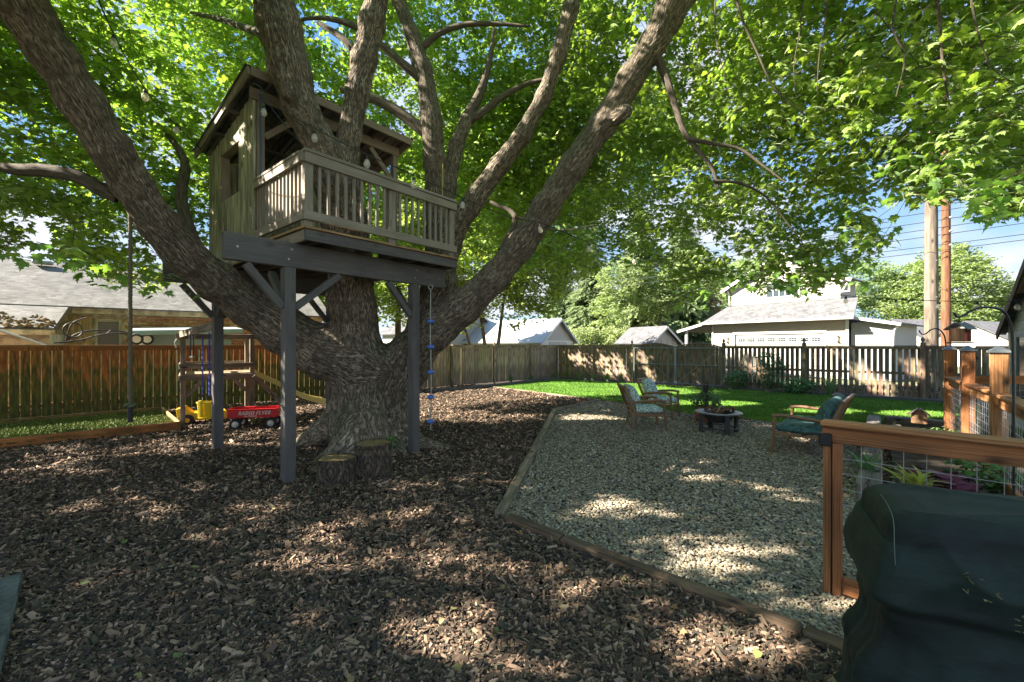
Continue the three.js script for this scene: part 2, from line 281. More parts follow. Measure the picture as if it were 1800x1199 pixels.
single('concrete_step', (() => { const g = new THREE.ExtrudeGeometry(new THREE.Shape([[-3.68, 3.2], [-1.95, 1.5], [-3.4, .1], [-5.2, 1.7]].map((q) => new THREE.Vector2(...q))), { depth: .08, bevelEnabled: true, bevelSize: .008, bevelThickness: .008, bevelSegments: 1 }); return g.rotateX(-Math.PI / 2); })(), M.concrete, 'grey concrete slab at the lower left corner beside the mulch', 'slab');

// ------------------------------------------------------------------ fences
function fenceGroup(name, label, a, b) { const t = thing(name, label, 'fence', vd(a)); t.rotation.y = Math.atan2(b[1] - a[1], b[0] - a[0]); return [t, Math.hypot(b[0] - a[0], b[1] - a[1])]; }
function boards(t, x0, x1, pitch, w, h, th, mats, z = 0, y0 = 0.05, name = 'board') {
  const vars = [0, 1, 2].map(() => { const g = cb(w, h, th, .004); const u = g.attributes.uv, p = g.attributes.position; if (mats[0].map && mats[0].map.wrapS === THREE.ClampToEdgeWrapping) for (let i = 0; i < u.count; i++) u.setXY(i, p.getX(i) / w + .5, p.getY(i) / h + .5); return g; });
  for (let x = x0 + pitch / 2; x < x1; x += pitch) { const m = part(name, vars[Math.floor(rand() * 3)], mats[Math.floor(rand() * mats.length)], t); m.position.set(x + R(-.004, .004), y0 + h / 2 + R(-.008, .008), z + R(-.004, .004)); m.rotation.z = R(-.004, .004); m.rotation.y = rand() < .5 ? 0 : Math.PI; }
}
const finial = lathe([[0, .2], [.025, .17], [.055, .12], [.06, .09], [.04, .05], [.025, .035], [.05, .02], [.06, .01], [.06, 0]], 12);
function fencePost(t, x, h, mat, z = 0.03, top = true, w = .1) { const m = part('post', cb(w, h, w, .006), mat, t); m.position.set(x, h / 2, z); if (top) { const f = part('finial', finial, mat, m); f.position.y = h / 2; } return m; }
const CORNER = [2.47, 23.2], BACK_END = [14.9, 12.07];
const leftDir = [0.7087, 0.7055];
const leftAt = (s) => [CORNER[0] - leftDir[0] * s, CORNER[1] - leftDir[1] * s];
{ // red cedar fence
  const [t, L] = fenceGroup('cedar_fence', 'reddish cedar fence with mossy boards behind the play set and rope', leftAt(22.5), leftAt(9.6));
  boards(t, 0, L, .165, .148, 1.62, .02, MOSS, 0, .06);
  const step = L / 5; for (let i = 0; i < 5; i++) { part('top_board', box(i * step, (i + 1) * step - .004, 1.66, 1.765, .012, .036), MOSS[i % 5], t); part('cap_board', box(i * step, (i + 1) * step - .004, 1.768, 1.795, -.06, .06), M.post, t); part('rail', box(i * step, (i + 1) * step - .004, .35, .44, -.06, -.02), M.post, t); }
  for (let i = 0; i <= 5; i++) fencePost(t, Math.min(L - .05, i * step + .03), 1.75, M.post, -.075, false, .09);
}
{ // grey brown fence
  const [t, L] = fenceGroup('board_fence', 'solid grey brown board fence on the left of the lawn', leftAt(9.6), leftAt(0));
  boards(t, 0, L, .142, .139, 1.68, .02, GREYB, 0, .05);
  const xs = [.05, 2.45, 4.9, 7.4, L - .1];
  xs.forEach((x, i) => fencePost(t, x, 1.76, i === 1 ? DARKB[0] : GREYB[i % 3], .05, i === 2));
  for (let i = 1; i < xs.length; i++) { part('top_board', box(xs[i - 1] + .052, xs[i] - .052, 1.66, 1.76, .013, .038), GREYB[i % 4], t); part('cap_board', box(xs[i - 1] + .052, xs[i] - .052, 1.763, 1.795, -.06, .07), GREYB[(i + 1) % 4], t); }
}
const backL = Math.hypot(BACK_END[0] - CORNER[0], BACK_END[1] - CORNER[1]);
const backDir = [(BACK_END[0] - CORNER[0]) / backL, (BACK_END[1] - CORNER[1]) / backL];
const backAt = (s) => [CORNER[0] + backDir[0] * s, CORNER[1] + backDir[1] * s];
{
  const [t] = fenceGroup('board_fence', 'sun streaked tan board fence in the back corner left of the gate', backAt(0), backAt(4.38));
  boards(t, .08, 4.33, .142, .139, 1.68, .02, GREYB, 0, .05);
  [2.2, 4.38].forEach((x) => fencePost(t, x, 1.83, GREYB[1], .05, true, .12));
  part('top_board', box(.05, 2.14, 1.66, 1.76, .013, .038), GREYB[0], t); part('top_board', box(2.26, 4.31, 1.66, 1.76, .013, .038), GREYB[2], t); part('cap_board', box(.05, 2.14, 1.763, 1.795, -.06, .07), GREYB[3], t); part('cap_board', box(2.26, 4.31, 1.763, 1.795, -.06, .07), GREYB[1], t);
}
{ // gate, two leaves
  const frame = plain(0.22, 0.25, 0.26, 0.5, 0.5);
  const make = (s0, s1, label, hinge) => {
    const t = thing('yard_gate', label, 'gate', vd(backAt(s0))); t.rotation.y = Math.atan2(backDir[1], backDir[0]);
    const L = s1 - s0; t.userData.group = 'leaves of the double yard gate';
    for (let i = 0, n = 14; i < n; i++) { const w = L / n, x = (i + .5) * w, top = 1.68 + .16 * Math.sin(Math.PI * (x / L)); const m = part('board', cb(w - .006, top - .1, .02, .003), DARKB[i % 4], t); m.position.set(x, (top + .1) / 2, -.02); }
    part('frame', [box(0, .045, .05, 1.68, 0, .04), box(L - .045, L, .05, 1.68, 0, .04), box(.047, L - .047, .08, .125, 0, .04), box(.047, L - .047, 1.63, 1.675, 0, .04), box(.047, L - .047, .90, .94, 0, .04)], frame, t);
    part('brace_cable', bar(V3(hinge ? L - .06 : .06, .14, .02), V3(hinge ? .06 : L - .06, 1.62, .02), .012, .012, .002), M.wire, t);
    const arc = []; for (let i = 0; i <= 14; i++) arc.push(V3(L * i / 14, 1.70 + .165 * Math.sin(Math.PI * i / 14), .005)); part('arched_top_rail', tube(arc, .026, 20, 5), DARKB[2], t);
    return t;
  };
  make(4.47, 6.4, 'left leaf of the arched wooden yard gate with metal frame', 1);
  make(6.43, 8.34, 'right leaf of the arched wooden yard gate, beside the leafy shrubs', 0);
}
{
  const s0 = 8.42, [t, L] = fenceGroup('slat_fence', 'brown fence with light showing between its slats behind the lawn', backAt(s0), BACK_END);
  boards(t, .1, L - 1.3, .157, .112, 1.60, .022, DARKB, 0, .08);
  boards(t, L - 1.25, L, .157, .148, 1.60, .022, DARKB, 0, .08);
  const xs = [0, 2.75, 5.9, L - 1.28]; xs.forEach((x, i) => fencePost(t, x, i === 3 ? 1.72 : 1.86, i === 3 ? M.dark : DARKB[i % 3], .05, i < 3, .12));
  for (let i = 0; i < xs.length; i++) { const a = xs[i] + .062, b = (xs[i + 1] ?? L + .062) - .062; part('top_board', box(a, b, 1.65, 1.74, .013, .038), DARKB[i], t); part('cap_board', box(a, b, 1.743, 1.775, -.06, .07), DARKB[(i + 1) % 4], t); part('rail', box(a, b, .82, .91, -.055, -.014), DARKB[2], t); part('rail', box(a, b, .2, .29, -.055, -.014), DARKB[1], t); part('kick_board', box(a, b, .0, .1, .016, .04), M.dark, t); }
}

// ------------------------------------------------------------------ the maple
const S = (px, py, d, r) => ({ p: P(px, py, d), r });
const LIMBS = [
  // main column and its two forks
  [S(640, 812, 7.35, .56), S(638, 745, 7.45, .46), S(636, 680, 7.45, .43), S(631, 620, 7.35, .39), S(622, 545, 7.15, .335), S(617, 475, 7.0, .325), S(606, 390, 6.8, .33), S(595, 330, 6.7, .325), S(572, 275, 6.5, .245), S(551, 233, 6.4, .222), S(531, 195, 6.3, .228), S(510, 126, 6.2, .265), S(492, 50, 6.1, .28), S(474, -40, 5.95, .25), S(458, -160, 5.85, .21)],
  [S(600, 330, 6.75, .29), S(607, 272, 6.75, .19), S(615, 232, 6.72, .168), S(628, 162, 6.7, .17), S(641, 100, 6.7, .18), S(654, 40, 6.65, .185), S(670, -40, 6.6, .16), S(692, -150, 6.5, .12)],
  // big left limb
  [S(632, 640, 7.35, .46), S(565, 618, 7.2, .42), S(500, 580, 7.0, .36), S(440, 540, 6.75, .30), S(380, 494, 6.4, .275), S(325, 448, 6.05, .25), S(275, 390, 5.7, .228), S(232, 325, 5.4, .212), S(192, 258, 5.1, .207), S(146, 180, 4.85, .205), S(92, 95, 4.6, .203), S(45, 20, 4.4, .2), S(-10, -70, 4.2, .21), S(-80, -180, 4.0, .18)],
  // right lobe into the big right limb
  [S(690, 800, 7.75, .42), S(692, 735, 7.75, .36), S(697, 675, 7.75, .35), S(722, 622, 7.7, .37), S(765, 578, 7.6, .34), S(815, 540, 7.5, .29), S(868, 490, 7.35, .24), S(918, 428, 7.2, .225), S(958, 366, 7.05, .222), S(1005, 295, 6.95, .21), S(1060, 218, 6.85, .215), S(1108, 140, 6.7, .2), S(1150, 72, 6.6, .19), S(1176, 15, 6.5, .2), S(1196, -60, 6.4, .17)],
  [S(1140, 90, 6.6, .17), S(1180, 38, 6.55, .15), S(1215, -15, 6.5, .13), S(1250, -80, 6.4, .1)],
  // rear stems
  [S(722, 650, 7.95, .36), S(755, 560, 8.1, .34), S(774, 500, 8.2, .31), S(772, 430, 8.25, .24), S(767, 350, 8.3, .21), S(764, 280, 8.3, .2), S(759, 213, 8.3, .2), S(745, 120, 8.3, .15), S(724, 60, 8.3, .135), S(700, 0, 8.3, .12), S(670, -90, 8.2, .12)],
  [S(776, 470, 8.2, .26), S(802, 398, 8.15, .215), S(838, 345, 8.05, .19), S(878, 290, 7.95, .168), S(918, 238, 7.85, .155), S(956, 170, 7.8, .14), S(982, 95, 7.7, .135), S(1003, 15, 7.6, .135), S(1022, -80, 7.5, .13)],
  [S(778, 420, 8.4, .17), S(788, 330, 8.5, .15), S(802, 255, 8.6, .14), S(820, 210, 8.7, .13)],
  // roots
  [S(620, 705, 7.4, .36), S(594, 738, 7.4, .26), S(566, 760, 7.5, .2), S(540, 775, 7.6, .15), S(512, 785, 7.6, .10), S(480, 790, 7.6, .05)],
  [S(630, 740, 7.2, .38), S(612, 780, 6.95, .25), S(588, 802, 6.8, .15), S(560, 812, 6.7, .08), S(535, 818, 6.65, .04)],
  [S(640, 760, 7.3, .36), S(640, 800, 6.98, .2), S(636, 815, 6.65, .08)],
  [S(690, 745, 7.6, .34), S(716, 774, 7.5, .22), S(752, 785, 7.4, .12), S(795, 789, 7.35, .06)],
  [S(660, 770, 7.3, .32), S(690, 792, 7.15, .16), S(715, 797, 7.1, .07)],
  [S(640, 700, 7.3, .3), S(652, 745, 7.05, .22), S(662, 785, 6.95, .12)],
  // a swelling where the right lobe leaves the main column, and old pruning knots
  [S(655, 660, 7.45, .34), S(672, 640, 7.55, .3)],
  [S(498, 135, 5.95, .085), S(505, 165, 5.98, .09)], [S(585, 520, 6.95, .1), S(588, 535, 6.95, .1)], [S(1090, 205, 6.6, .11), S(1100, 196, 6.62, .1)], [S(792, 500, 8.0, .12), S(790, 520, 8.0, .12)],
];
const fiss = (u, v) => { const w = fbm(u * 5, v * 4, 3, 3) * .35, a = Math.abs(N(u * 16 + w * 3, v * 4.2 + w, 5)), b = Math.abs(N(u * 27 + w * 4, v * 8 + 7, 9)); return Math.min(1, a * 2.6) * .6 + Math.min(1, b * 2.8) * .4; };
const barkC = tex(512, 512, (u, v) => { const f = fiss(u, v), k = .42 + .62 * f + .16 * fbm(u * 30, v * 22, 2, 3); return [k, k * .965, k * .93]; }), barkB = tex(512, 512, (u, v) => { const f = fiss(u, v) * .8 + .15 * fbm(u * 40, v * 30, 2, 2) + .1; return [f, f, f]; }, false);
const maple = thing('maple_tree', 'huge old maple with many spreading limbs carrying the tree house', 'tree', V3(-2.67, 0, -7.6));
{
  const segs = [];
  for (const [li, l] of LIMBS.entries()) { const pen = li >= 8 ? .13 : 0; let cum = 0; const turns = 2 * Math.max(1, Math.round(Math.PI * l.reduce((s, q) => s + q.r, 0) / l.length / .45)); for (let i = 1; i < l.length; i++) { const a = l[i - 1], b = l[i], d = b.p.clone().sub(a.p), len = d.length(); segs.push({ pen, turns, cum, a: a.p, ra: a.r, rb: b.r, d, l2: len * len, dir: d.clone().divideScalar(len), mid: a.p.clone().add(b.p).multiplyScalar(.5), reach: len / 2 + Math.max(a.r, b.r) }); cum += len; } }
  const segD = (s, x, y, z) => { const px = x - s.a.x, py = y - s.a.y, pz = z - s.a.z, t = Math.max(0, Math.min(1, (px * s.d.x + py * s.d.y + pz * s.d.z) / s.l2)), dx = px - s.d.x * t, dy = py - s.d.y * t, dz = pz - s.d.z * t; return Math.sqrt(dx * dx + dy * dy + dz * dz) - (s.ra + (s.rb - s.ra) * t); };
  const near = {};
  const field = (list, x, y, z) => {
    let v = 1e3, best = null, bd = 1e3;
    for (const s of list) { const d = segD(s, x, y, z); if (d + s.pen < bd) { bd = d + s.pen; best = s; } const k = Math.min(.16, .06 + .25 * s.rb), h = Math.max(k - Math.abs(v - d), 0) / k; v = Math.min(v, d) - h * h * k * .25; }
    if (Math.abs(v) < .09 && best) {
      const r = Math.min(best.ra, best.rb), D = best.dir, al = x * D.x + y * D.y + z * D.z, sx = x - D.x * al * .84, sy = y - D.y * al * .84, sz = z - D.z * al * .84;
      const f = r > .15 ? 15 : 20, n = N(sx * f, sy * f, sz * f), n2 = N(sx * f * 2.1 + 9, sy * f * 2.1, sz * f * 2.1), n3 = N(x * 3.1, y * 3.1, z * 3.1);
      v += (Math.abs(n) * -.030 + .008 + n2 * .008) * Math.min(1, r * 5) - n3 * .022 * Math.min(1, r * 3.5);
      if (r > .3) v -= Math.max(0, N(sx * 5, sy * 5 + 3, sz * 5)) * .03;
    }
    return v;
  };
  const h = .026, B = 8, lo = V3(-9, -.2, -9.8), hi = V3(4.6, 8.6, -3.6);
  const nx = Math.ceil((hi.x - lo.x) / h / B), ny = Math.ceil((hi.y - lo.y) / h / B), nz = Math.ceil((hi.z - lo.z) / h / B), br = h * B * .87 + .12;
  const pos = [], idx = [], vid = new Map();
  const val = new Float32Array((B + 2) ** 3);
  for (let bx = 0; bx < nx; bx++) for (let by = 0; by < ny; by++) for (let bz = 0; bz < nz; bz++) {
    const cx = lo.x + (bx + .5) * h * B, cy = lo.y + (by + .5) * h * B, cz = lo.z + (bz + .5) * h * B;
    const list = []; let mn = 9; for (const s of segs) { const q = Math.hypot(cx - s.mid.x, cy - s.mid.y, cz - s.mid.z); if (q > s.reach + br + .2) continue; const d = segD(s, cx, cy, cz); if (d < br + .2) { list.push(s); if (d < mn) mn = d; } }
    if (!list.length || mn > br || mn < -br - .1) continue;
    const W = B + 2;
    for (let i = 0; i < W; i++) for (let j = 0; j < W; j++) for (let k = 0; k < W; k++) val[(i * W + j) * W + k] = field(list, lo.x + (bx * B + i - 1) * h, lo.y + (by * B + j - 1) * h, lo.z + (bz * B + k - 1) * h);
    const vert = (i, j, k) => {             // cell (i,j,k) of the block, local 0..B (cell spans samples i..i+1)
      const gi = bx * B + i - 1, gj = by * B + j - 1, gk = bz * B + k - 1, key = (gi * 4096 + gj) * 4096 + gk; let q = vid.get(key); if (q !== undefined) return q;
      let n = 0, sx = 0, sy = 0, sz = 0; const at = (a, b, c) => val[((i + a) * W + j + b) * W + k + c];
      for (let ax = 0; ax < 3; ax++) for (let u = 0; u < 2; u++) for (let w = 0; w < 2; w++) { const A = ax === 0 ? [0, u, w] : ax === 1 ? [u, 0, w] : [u, w, 0], Bq = A.slice(); Bq[ax] = 1; const f0 = at(...A), f1 = at(...Bq); if ((f0 < 0) !== (f1 < 0)) { const t = f0 / (f0 - f1), pt = A.slice(); pt[ax] = t; sx += pt[0]; sy += pt[1]; sz += pt[2]; n++; } }
      q = pos.length / 3; pos.push(lo.x + (gi + sx / n) * h, lo.y + (gj + sy / n) * h, lo.z + (gk + sz / n) * h); vid.set(key, q); return q;
    };
    for (let i = 1; i <= B; i++) for (let j = 1; j <= B; j++) for (let k = 1; k <= B; k++) {
      const f0 = val[(i * W + j) * W + k] < 0;
      for (let ax = 0; ax < 3; ax++) { const f1 = val[((i + (ax === 0)) * W + j + (ax === 1)) * W + k + (ax === 2)] < 0; if (f0 === f1) continue;
        const q = ax === 0 ? [vert(i, j - 1, k - 1), vert(i, j, k - 1), vert(i, j, k), vert(i, j - 1, k)] : ax === 1 ? [vert(i - 1, j, k - 1), vert(i - 1, j, k), vert(i, j, k), vert(i, j, k - 1)] : [vert(i - 1, j - 1, k), vert(i, j - 1, k), vert(i, j, k), vert(i - 1, j, k)];
        if (f0) idx.push(q[0], q[1], q[2], q[0], q[2], q[3]); else idx.push(q[0], q[2], q[1], q[0], q[3], q[2]); }
    }
  }
  const g = new THREE.BufferGeometry(); g.setAttribute('position', new THREE.Float32BufferAttribute(pos, 3)); g.setIndex(idx); g.computeVertexNormals();
  const col = [], nr = g.attributes.normal;
  for (let i = 0; i < pos.length; i += 3) {
    const [x, y, z] = [pos[i], pos[i + 1], pos[i + 2]], t = fbm(x * 6, y * 3, z * 6, 3), moss = smooth(.05, .5, nr.getY(i / 3) * .5 + .55 * fbm(x * 1.7, y * 1.7, z * 1.7 + 4, 3) - .12 + smooth(1.6, .2, y) * .12), lich = smooth(.42, .55, fbm(x * 9 + 4, y * 9, z * 9, 3));
    let c = [.335 + .12 * t, .285 + .10 * t, .22 + .08 * t]; c = c.map((v) => v * (1 + .55 * smooth(.75, .1, y))); c = c.map((v, k) => v + ([.15, .175, .085][k] - v) * moss * .7); c = c.map((v, k) => v + ([.42, .43, .36][k] - v) * lich * .5); col.push(...c);
  }
  g.setAttribute('color', new THREE.Float32BufferAttribute(col, 3));
  // bark runs along each limb: u round it, v along it
  const ng = g.toNonIndexed(), np = ng.attributes.position, uv = new Float32Array(np.count * 2), cell = new Map();
  for (const s of segs) { const f = V3(0, 0, 1).cross(s.dir).normalize(); s.e1 = f; s.e2 = f.clone().cross(s.dir); }
  for (let i = 0; i < np.count; i += 3) {
    const x = (np.getX(i) + np.getX(i + 1) + np.getX(i + 2)) / 3, y = (np.getY(i) + np.getY(i + 1) + np.getY(i + 2)) / 3, z = (np.getZ(i) + np.getZ(i + 1) + np.getZ(i + 2)) / 3;
    const key = ((Math.floor(x * 2) + 99) * 300 + Math.floor(y * 2) + 99) * 300 + Math.floor(z * 2) + 99; let list = cell.get(key);
    if (!list) { const q = V3((Math.floor(x * 2) + .5) / 2, (Math.floor(y * 2) + .5) / 2, (Math.floor(z * 2) + .5) / 2); list = segs.filter((s) => segD(s, q.x, q.y, q.z) < .65); cell.set(key, list); }
    let s = list[0] ?? segs[0], bd = 9; for (const q of list) { const d = segD(q, x, y, z) + q.pen; if (d < bd) { bd = d; s = q; } }
    let a0; for (let k = 0; k < 3; k++) { const v = V3().fromBufferAttribute(np, i + k).sub(s.a); let a = Math.atan2(v.dot(s.e2), v.dot(s.e1)); if (k === 0) a0 = a; else { if (a - a0 > Math.PI) a -= 2 * Math.PI; if (a - a0 < -Math.PI) a += 2 * Math.PI; } uv[(i + k) * 2] = a / (2 * Math.PI) * s.turns; uv[(i + k) * 2 + 1] = (s.cum + v.dot(s.dir)) / .8; }
  }
  ng.setAttribute('uv', new THREE.BufferAttribute(uv, 2)); away(ng, maple.position);
  part('trunk', ng, new THREE.MeshStandardMaterial({ vertexColors: true, map: barkC, bumpMap: barkB, bumpScale: .03, roughness: 0.95 }), maple);
  console.log('trunk tris', idx.length / 3);
}
const barkThin = mottled(0.20, 0.16, 0.115, 4, .95, .01);
const TWIGS = [
  [S(822, 205, 8.7, .12), S(845, 160, 8.8, .09), S(862, 100, 8.9, .06), S(868, 50, 9, .03)], [S(818, 215, 8.7, .1), S(850, 196, 8.7, .075), S(880, 172, 8.7, .06), S(925, 148, 8.7, .05), S(965, 138, 8.6, .035)],
  [S(757, 240, 8.3, .12), S(722, 212, 8.32, .11), S(690, 190, 8.35, .1), S(652, 172, 8.4, .09), S(600, 158, 8.4, .06)], [S(745, 140, 8.3, .1), S(715, 118, 8.3, .08), S(685, 92, 8.3, .07), S(632, 50, 8.3, .06), S(570, 32, 8.35, .04), S(500, 38, 8.4, .02)],
  [S(744, 82, 8.3, .07), S(770, 60, 8.28, .055), S(815, 44, 8.2, .05), S(870, 42, 8.1, .04), S(930, 46, 8, .02)], [S(735, 140, 8.4, .07), S(718, 60, 8.5, .07), S(708, 0, 8.6, .05)],
  [S(1150, 90, 6.6, .1), S(1168, 130, 6.55, .09), S(1185, 180, 6.45, .075), S(1203, 232, 6.35, .065), S(1225, 262, 6.3, .055), S(1252, 296, 6.25, .04), S(1262, 330, 6.2, .025)], [S(1212, 245, 6.3, .05), S(1250, 252, 6.2, .04), S(1300, 262, 6.1, .03), S(1340, 290, 6, .02), S(1380, 320, 5.9, .012)],
  [S(1255, 318, 6.2, .035), S(1300, 322, 6.15, .028), S(1345, 345, 6.1, .02), S(1390, 400, 6.0, .012), S(1420, 440, 5.9, .008)],
  [S(208, 345, 5.4, .1), S(172, 330, 5.3, .085), S(140, 312, 5.25, .08), S(85, 300, 5.25, .075), S(30, 298, 5.3, .06), S(-40, 285, 5.4, .05)], [S(352, 452, 6.4, .1), S(330, 395, 6.7, .09), S(318, 340, 7.1, .085), S(326, 290, 7.6, .07), S(305, 250, 8.2, .055), S(275, 215, 8.8, .03)],
  [S(505, 65, 6.15, .08), S(450, 56, 6.8, .06), S(395, 36, 7.5, .05), S(335, 22, 8.3, .03)], [S(245, 360, 5.6, .06), S(180, 185, 6, .02), S(120, 170, 6.2, .01)],
  [S(640, 130, 6.7, .08), S(610, 75, 6.9, .06), S(560, 40, 7.1, .04)], [S(880, 440, 7.2, .05), S(905, 380, 7.4, .05), S(862, 355, 7.6, .03)], [S(1050, 395, 7.6, .02), S(980, 405, 7.4, .03), S(905, 380, 7.3, .045)],
  [S(1285, -60, 5.2, .05), S(1300, 20, 5.2, .035), S(1330, 90, 5.2, .028), S(1365, 160, 5.15, .022), S(1420, 205, 5.1, .014)], [S(1640, -60, 4.6, .05), S(1652, 40, 4.6, .04), S(1658, 120, 4.6, .03), S(1670, 190, 4.55, .015)], [S(1590, -60, 4.7, .03), S(1570, 50, 4.7, .024), S(1590, 100, 4.7, .02), S(1575, 170, 4.7, .01)],
  [S(1455, -60, 5, .03), S(1450, 40, 5, .024), S(1440, 100, 5, .016), S(1436, 160, 5, .01)], [S(1420, -60, 5, .026), S(1405, 60, 5, .02), S(1395, 120, 5, .012), S(1400, 170, 5, .008)], [S(1260, -60, 5.6, .03), S(1258, 60, 5.6, .024), S(1275, 140, 5.5, .012)], [S(1220, 20, 5.8, .02), S(1228, 80, 5.8, .012), S(1222, 130, 5.8, .008)],
  [S(1700, -40, 4.4, .03), S(1720, 60, 4.3, .022), S(1745, 120, 4.3, .014), S(1790, 150, 4.3, .008)], [S(1540, 20, 4.9, .02), S(1580, 70, 4.8, .016), S(1620, 120, 4.8, .01)],
];
part('branch', TWIGS.map((l, i) => taper(l.map((q) => q.p), l.map((q) => q.r * (i >= 15 ? .42 : i >= 6 && i <= 8 ? .7 : 1)), 18, 7)), barkThin, away.length ? maple : maple).geometry.translate(2.67, 0, 7.6);

// leaves: a five lobed blade, sprays of eight, and a crown of many sprays
function leafShape(s, droop, r) {
  const L = [[0, -.02], [.16, -.10], [.36, -.06], [.27, .08], [.52, .22], [.34, .27], [.40, .46], [.20, .42], [.13, .52], [.17, .66], [.06, .70], [0, .98]];
  const out = L.concat(L.slice(1, -1).reverse().map(([x, y]) => [-x, y])), c = [0, .3], pos = [], f = R(.1, .35, r), dr = droop * R(.5, 1.4, r);
  const v = ([x, y]) => [x * s, (-f * Math.abs(x) * .9 - dr * y * y) * s + .0, y * s];
  for (let i = 0; i < out.length; i++) pos.push(...v(c), ...v(out[i]), ...v(out[(i + 1) % out.length]));
  return pos;
}
function spray(seed, n, size, spread) {
  const r = rng(seed), pos = [];
  for (let i = 0; i < n; i++) {
    const a = leafShape(size * R(.7, 1.25, r), .3, r), m = new THREE.Matrix4(), side = i % 2 ? 1 : -1, along = (i / n - .4) * spread * 1.5;
    m.compose(V3(R(-.5, .5, r) * spread * .6 + side * .05, R(-.25, .2, r) * spread, along + R(-.06, .06, r)), new THREE.Quaternion().setFromEuler(new THREE.Euler(R(-.15, .75, r), side * R(.2, 1.5, r) + R(-.4, .4, r), R(-.5, .5, r), 'YXZ')), V3(1, 1, 1));
    for (let k = 0; k < a.length; k += 3) { const p = V3(a[k], a[k + 1], a[k + 2]).applyMatrix4(m); pos.push(p.x, p.y, p.z); }
  }
  const g = new THREE.BufferGeometry(); g.setAttribute('position', new THREE.Float32BufferAttribute(pos, 3)); g.computeVertexNormals(); return g;
}
const leafMat = leafy(1, 1, 1, .56);
// sunny spots on the ground: gaps of the crown in the direction of the sun
const SPOTS = [[1230, 940, 120, 27], [1040, 905, 100, 12], [1110, 882, 70, 13], [1300, 975, 130, 20], [1180, 1000, 38, 16], [1340, 1030, 100, 24], [1440, 1050, 80, 40], [1200, 832, 55, 8], [1330, 858, 62, 10], [1415, 880, 45, 10], [1150, 740, 70, 5], [1030, 735, 50, 5], [1240, 752, 45, 5], [1330, 790, 45, 5], [1225, 812, 50, 5],
  [284, 900, 36, 10], [427, 891, 32, 10], [524, 884, 24, 8], [569, 933, 36, 12], [635, 909, 32, 15], [702, 935, 52, 18], [622, 958, 35, 10], [627, 985, 30, 12], [444, 967, 42, 17], [347, 998, 40, 12], [493, 998, 36, 12], [738, 993, 60, 15], [462, 1029, 25, 12], [362, 1069, 28, 13], [711, 1115, 36, 18], [711, 856, 46, 8], [738, 882, 36, 13], [140, 803, 75, 10], [90, 835, 60, 11], [195, 835, 65, 6], [489, 833, 16, 6],
  [893, 985, 36, 13], [1061, 1106, 46, 17], [912, 1148, 72, 27], [1136, 1060, 60, 17], [1234, 1162, 50, 24], [1350, 1134, 90, 28], [890, 738, 95, 6], [800, 728, 60, 4], [400, 776, 120, 7], [830, 705, 60, 3], [230, 870, 40, 8], [150, 900, 35, 9], [330, 860, 45, 7], [400, 930, 40, 10], [250, 1010, 30, 9], [820, 1060, 40, 12], [980, 1040, 35, 10], [590, 1090, 40, 12], [800, 920, 35, 9], [1240, 1090, 40, 12], [820, 800, 50, 6], [530, 776, 40, 8], [330, 790, 60, 8], [590, 830, 40, 6], [250, 925, 20, 7]].map(([x, y, w, h], i) => { const c = G(x, y), ex = i < 15 ? .13 : .25, ez = i < 15 ? .12 : .23, a = G(x + w, y), b = G(x, y - h), e = G(x, y + h); return [c.x, c.z, 1 / (a.x - c.x + ex), 1 / (Math.abs(b.z - e.z) / 2 + ez)]; });
const LIT = [[-.02, 4.9, 1.7, .12], [0, 3.9, 1.55, .14], [0, 4.2, 3.2, .16], [0, 4.0, .6, .35], [0, 3.9, -.1, .3], [-.07, 1.9, 0, .3], [-.07, .9, 0, .25], [0, 5.4, 2.2, .3], [-.07, 1.2, 2.75, .3]].map(([a, y, b, r]) => [V3(-2.9 + .636 * a - .772 * b, y, -5.53 - .772 * a - .636 * b), r * r]).concat([[.5, 1.5], [.9, 1.0], [1.4, 1.5], [1.8, .9], [2.5, 1.3], [2.9, .7], [3.5, 1.2], [3.9, .6], [4.8, 1.3], [5.1, .7], [9.6, .9], [12.8, .8], [13.4, .4], [14.2, 1.0]].map(([s, y]) => { const q = [2.47 + .745 * s, 23.2 - .667 * s]; return [V3(q[0], y, -q[1]), .14]; }), [[4.2, 15.5], [6.5, 12.8], [5.2, 13.0], [8.5, 11.5], [2.2, 17.5], [10.5, 10.9]].map(([x, d]) => [V3(x, 0, -d), .45]));
const sunlit = (p) => {
  for (const [c, r2] of LIT) { const x = p.x - c.x, y = p.y - c.y, z = p.z - c.z, t = x * SUN.x + y * SUN.y + z * SUN.z; if (t > 0 && x * x + y * y + z * z - t * t < r2) return true; } const t = p.y / SUN.y, x = p.x - SUN.x * t, z = p.z - SUN.z * t; for (const [cx, cz, ix, iz] of SPOTS) { const u = (x - cx) * ix, v = (z - cz) * iz; if (u * u + v * v < 1 && N(x * 2.6, z * 2.6, 7) > -.2) return true; } return false; };
const GRID_X = [-150, 100, 300, 600, 900, 1150, 1350, 1500, 1650, 1950], GRID_Y = [-150, 0, 150, 300, 420, 560];
const DEPTH = [
  [4.6, 5.6, 7.4, 8.4, 9.0, 7.8, 6.2, 5.2, 4.6, 4.0], [4.8, 5.8, 7.8, 9.2, 9.8, 7.8, 6.0, 5.2, 4.6, 4.0], [5.2, 6.0, 7.8, 9.8, 10.6, 8.2, 6.2, 5.4, 4.6, 4.0],
  [5.4, 6.0, 7.8, 10.2, 11.0, 8.8, 6.6, 5.8, 4.7, 4.1], [5.2, 5.6, 7.0, 10.4, 11.2, 9.2, 7.2, 6.4, 4.6, 4.0], [5.0, 5.4, 6.6, 10.4, 11.2, 9.4, 7.6, 6.8, 4.6, 4.0]];
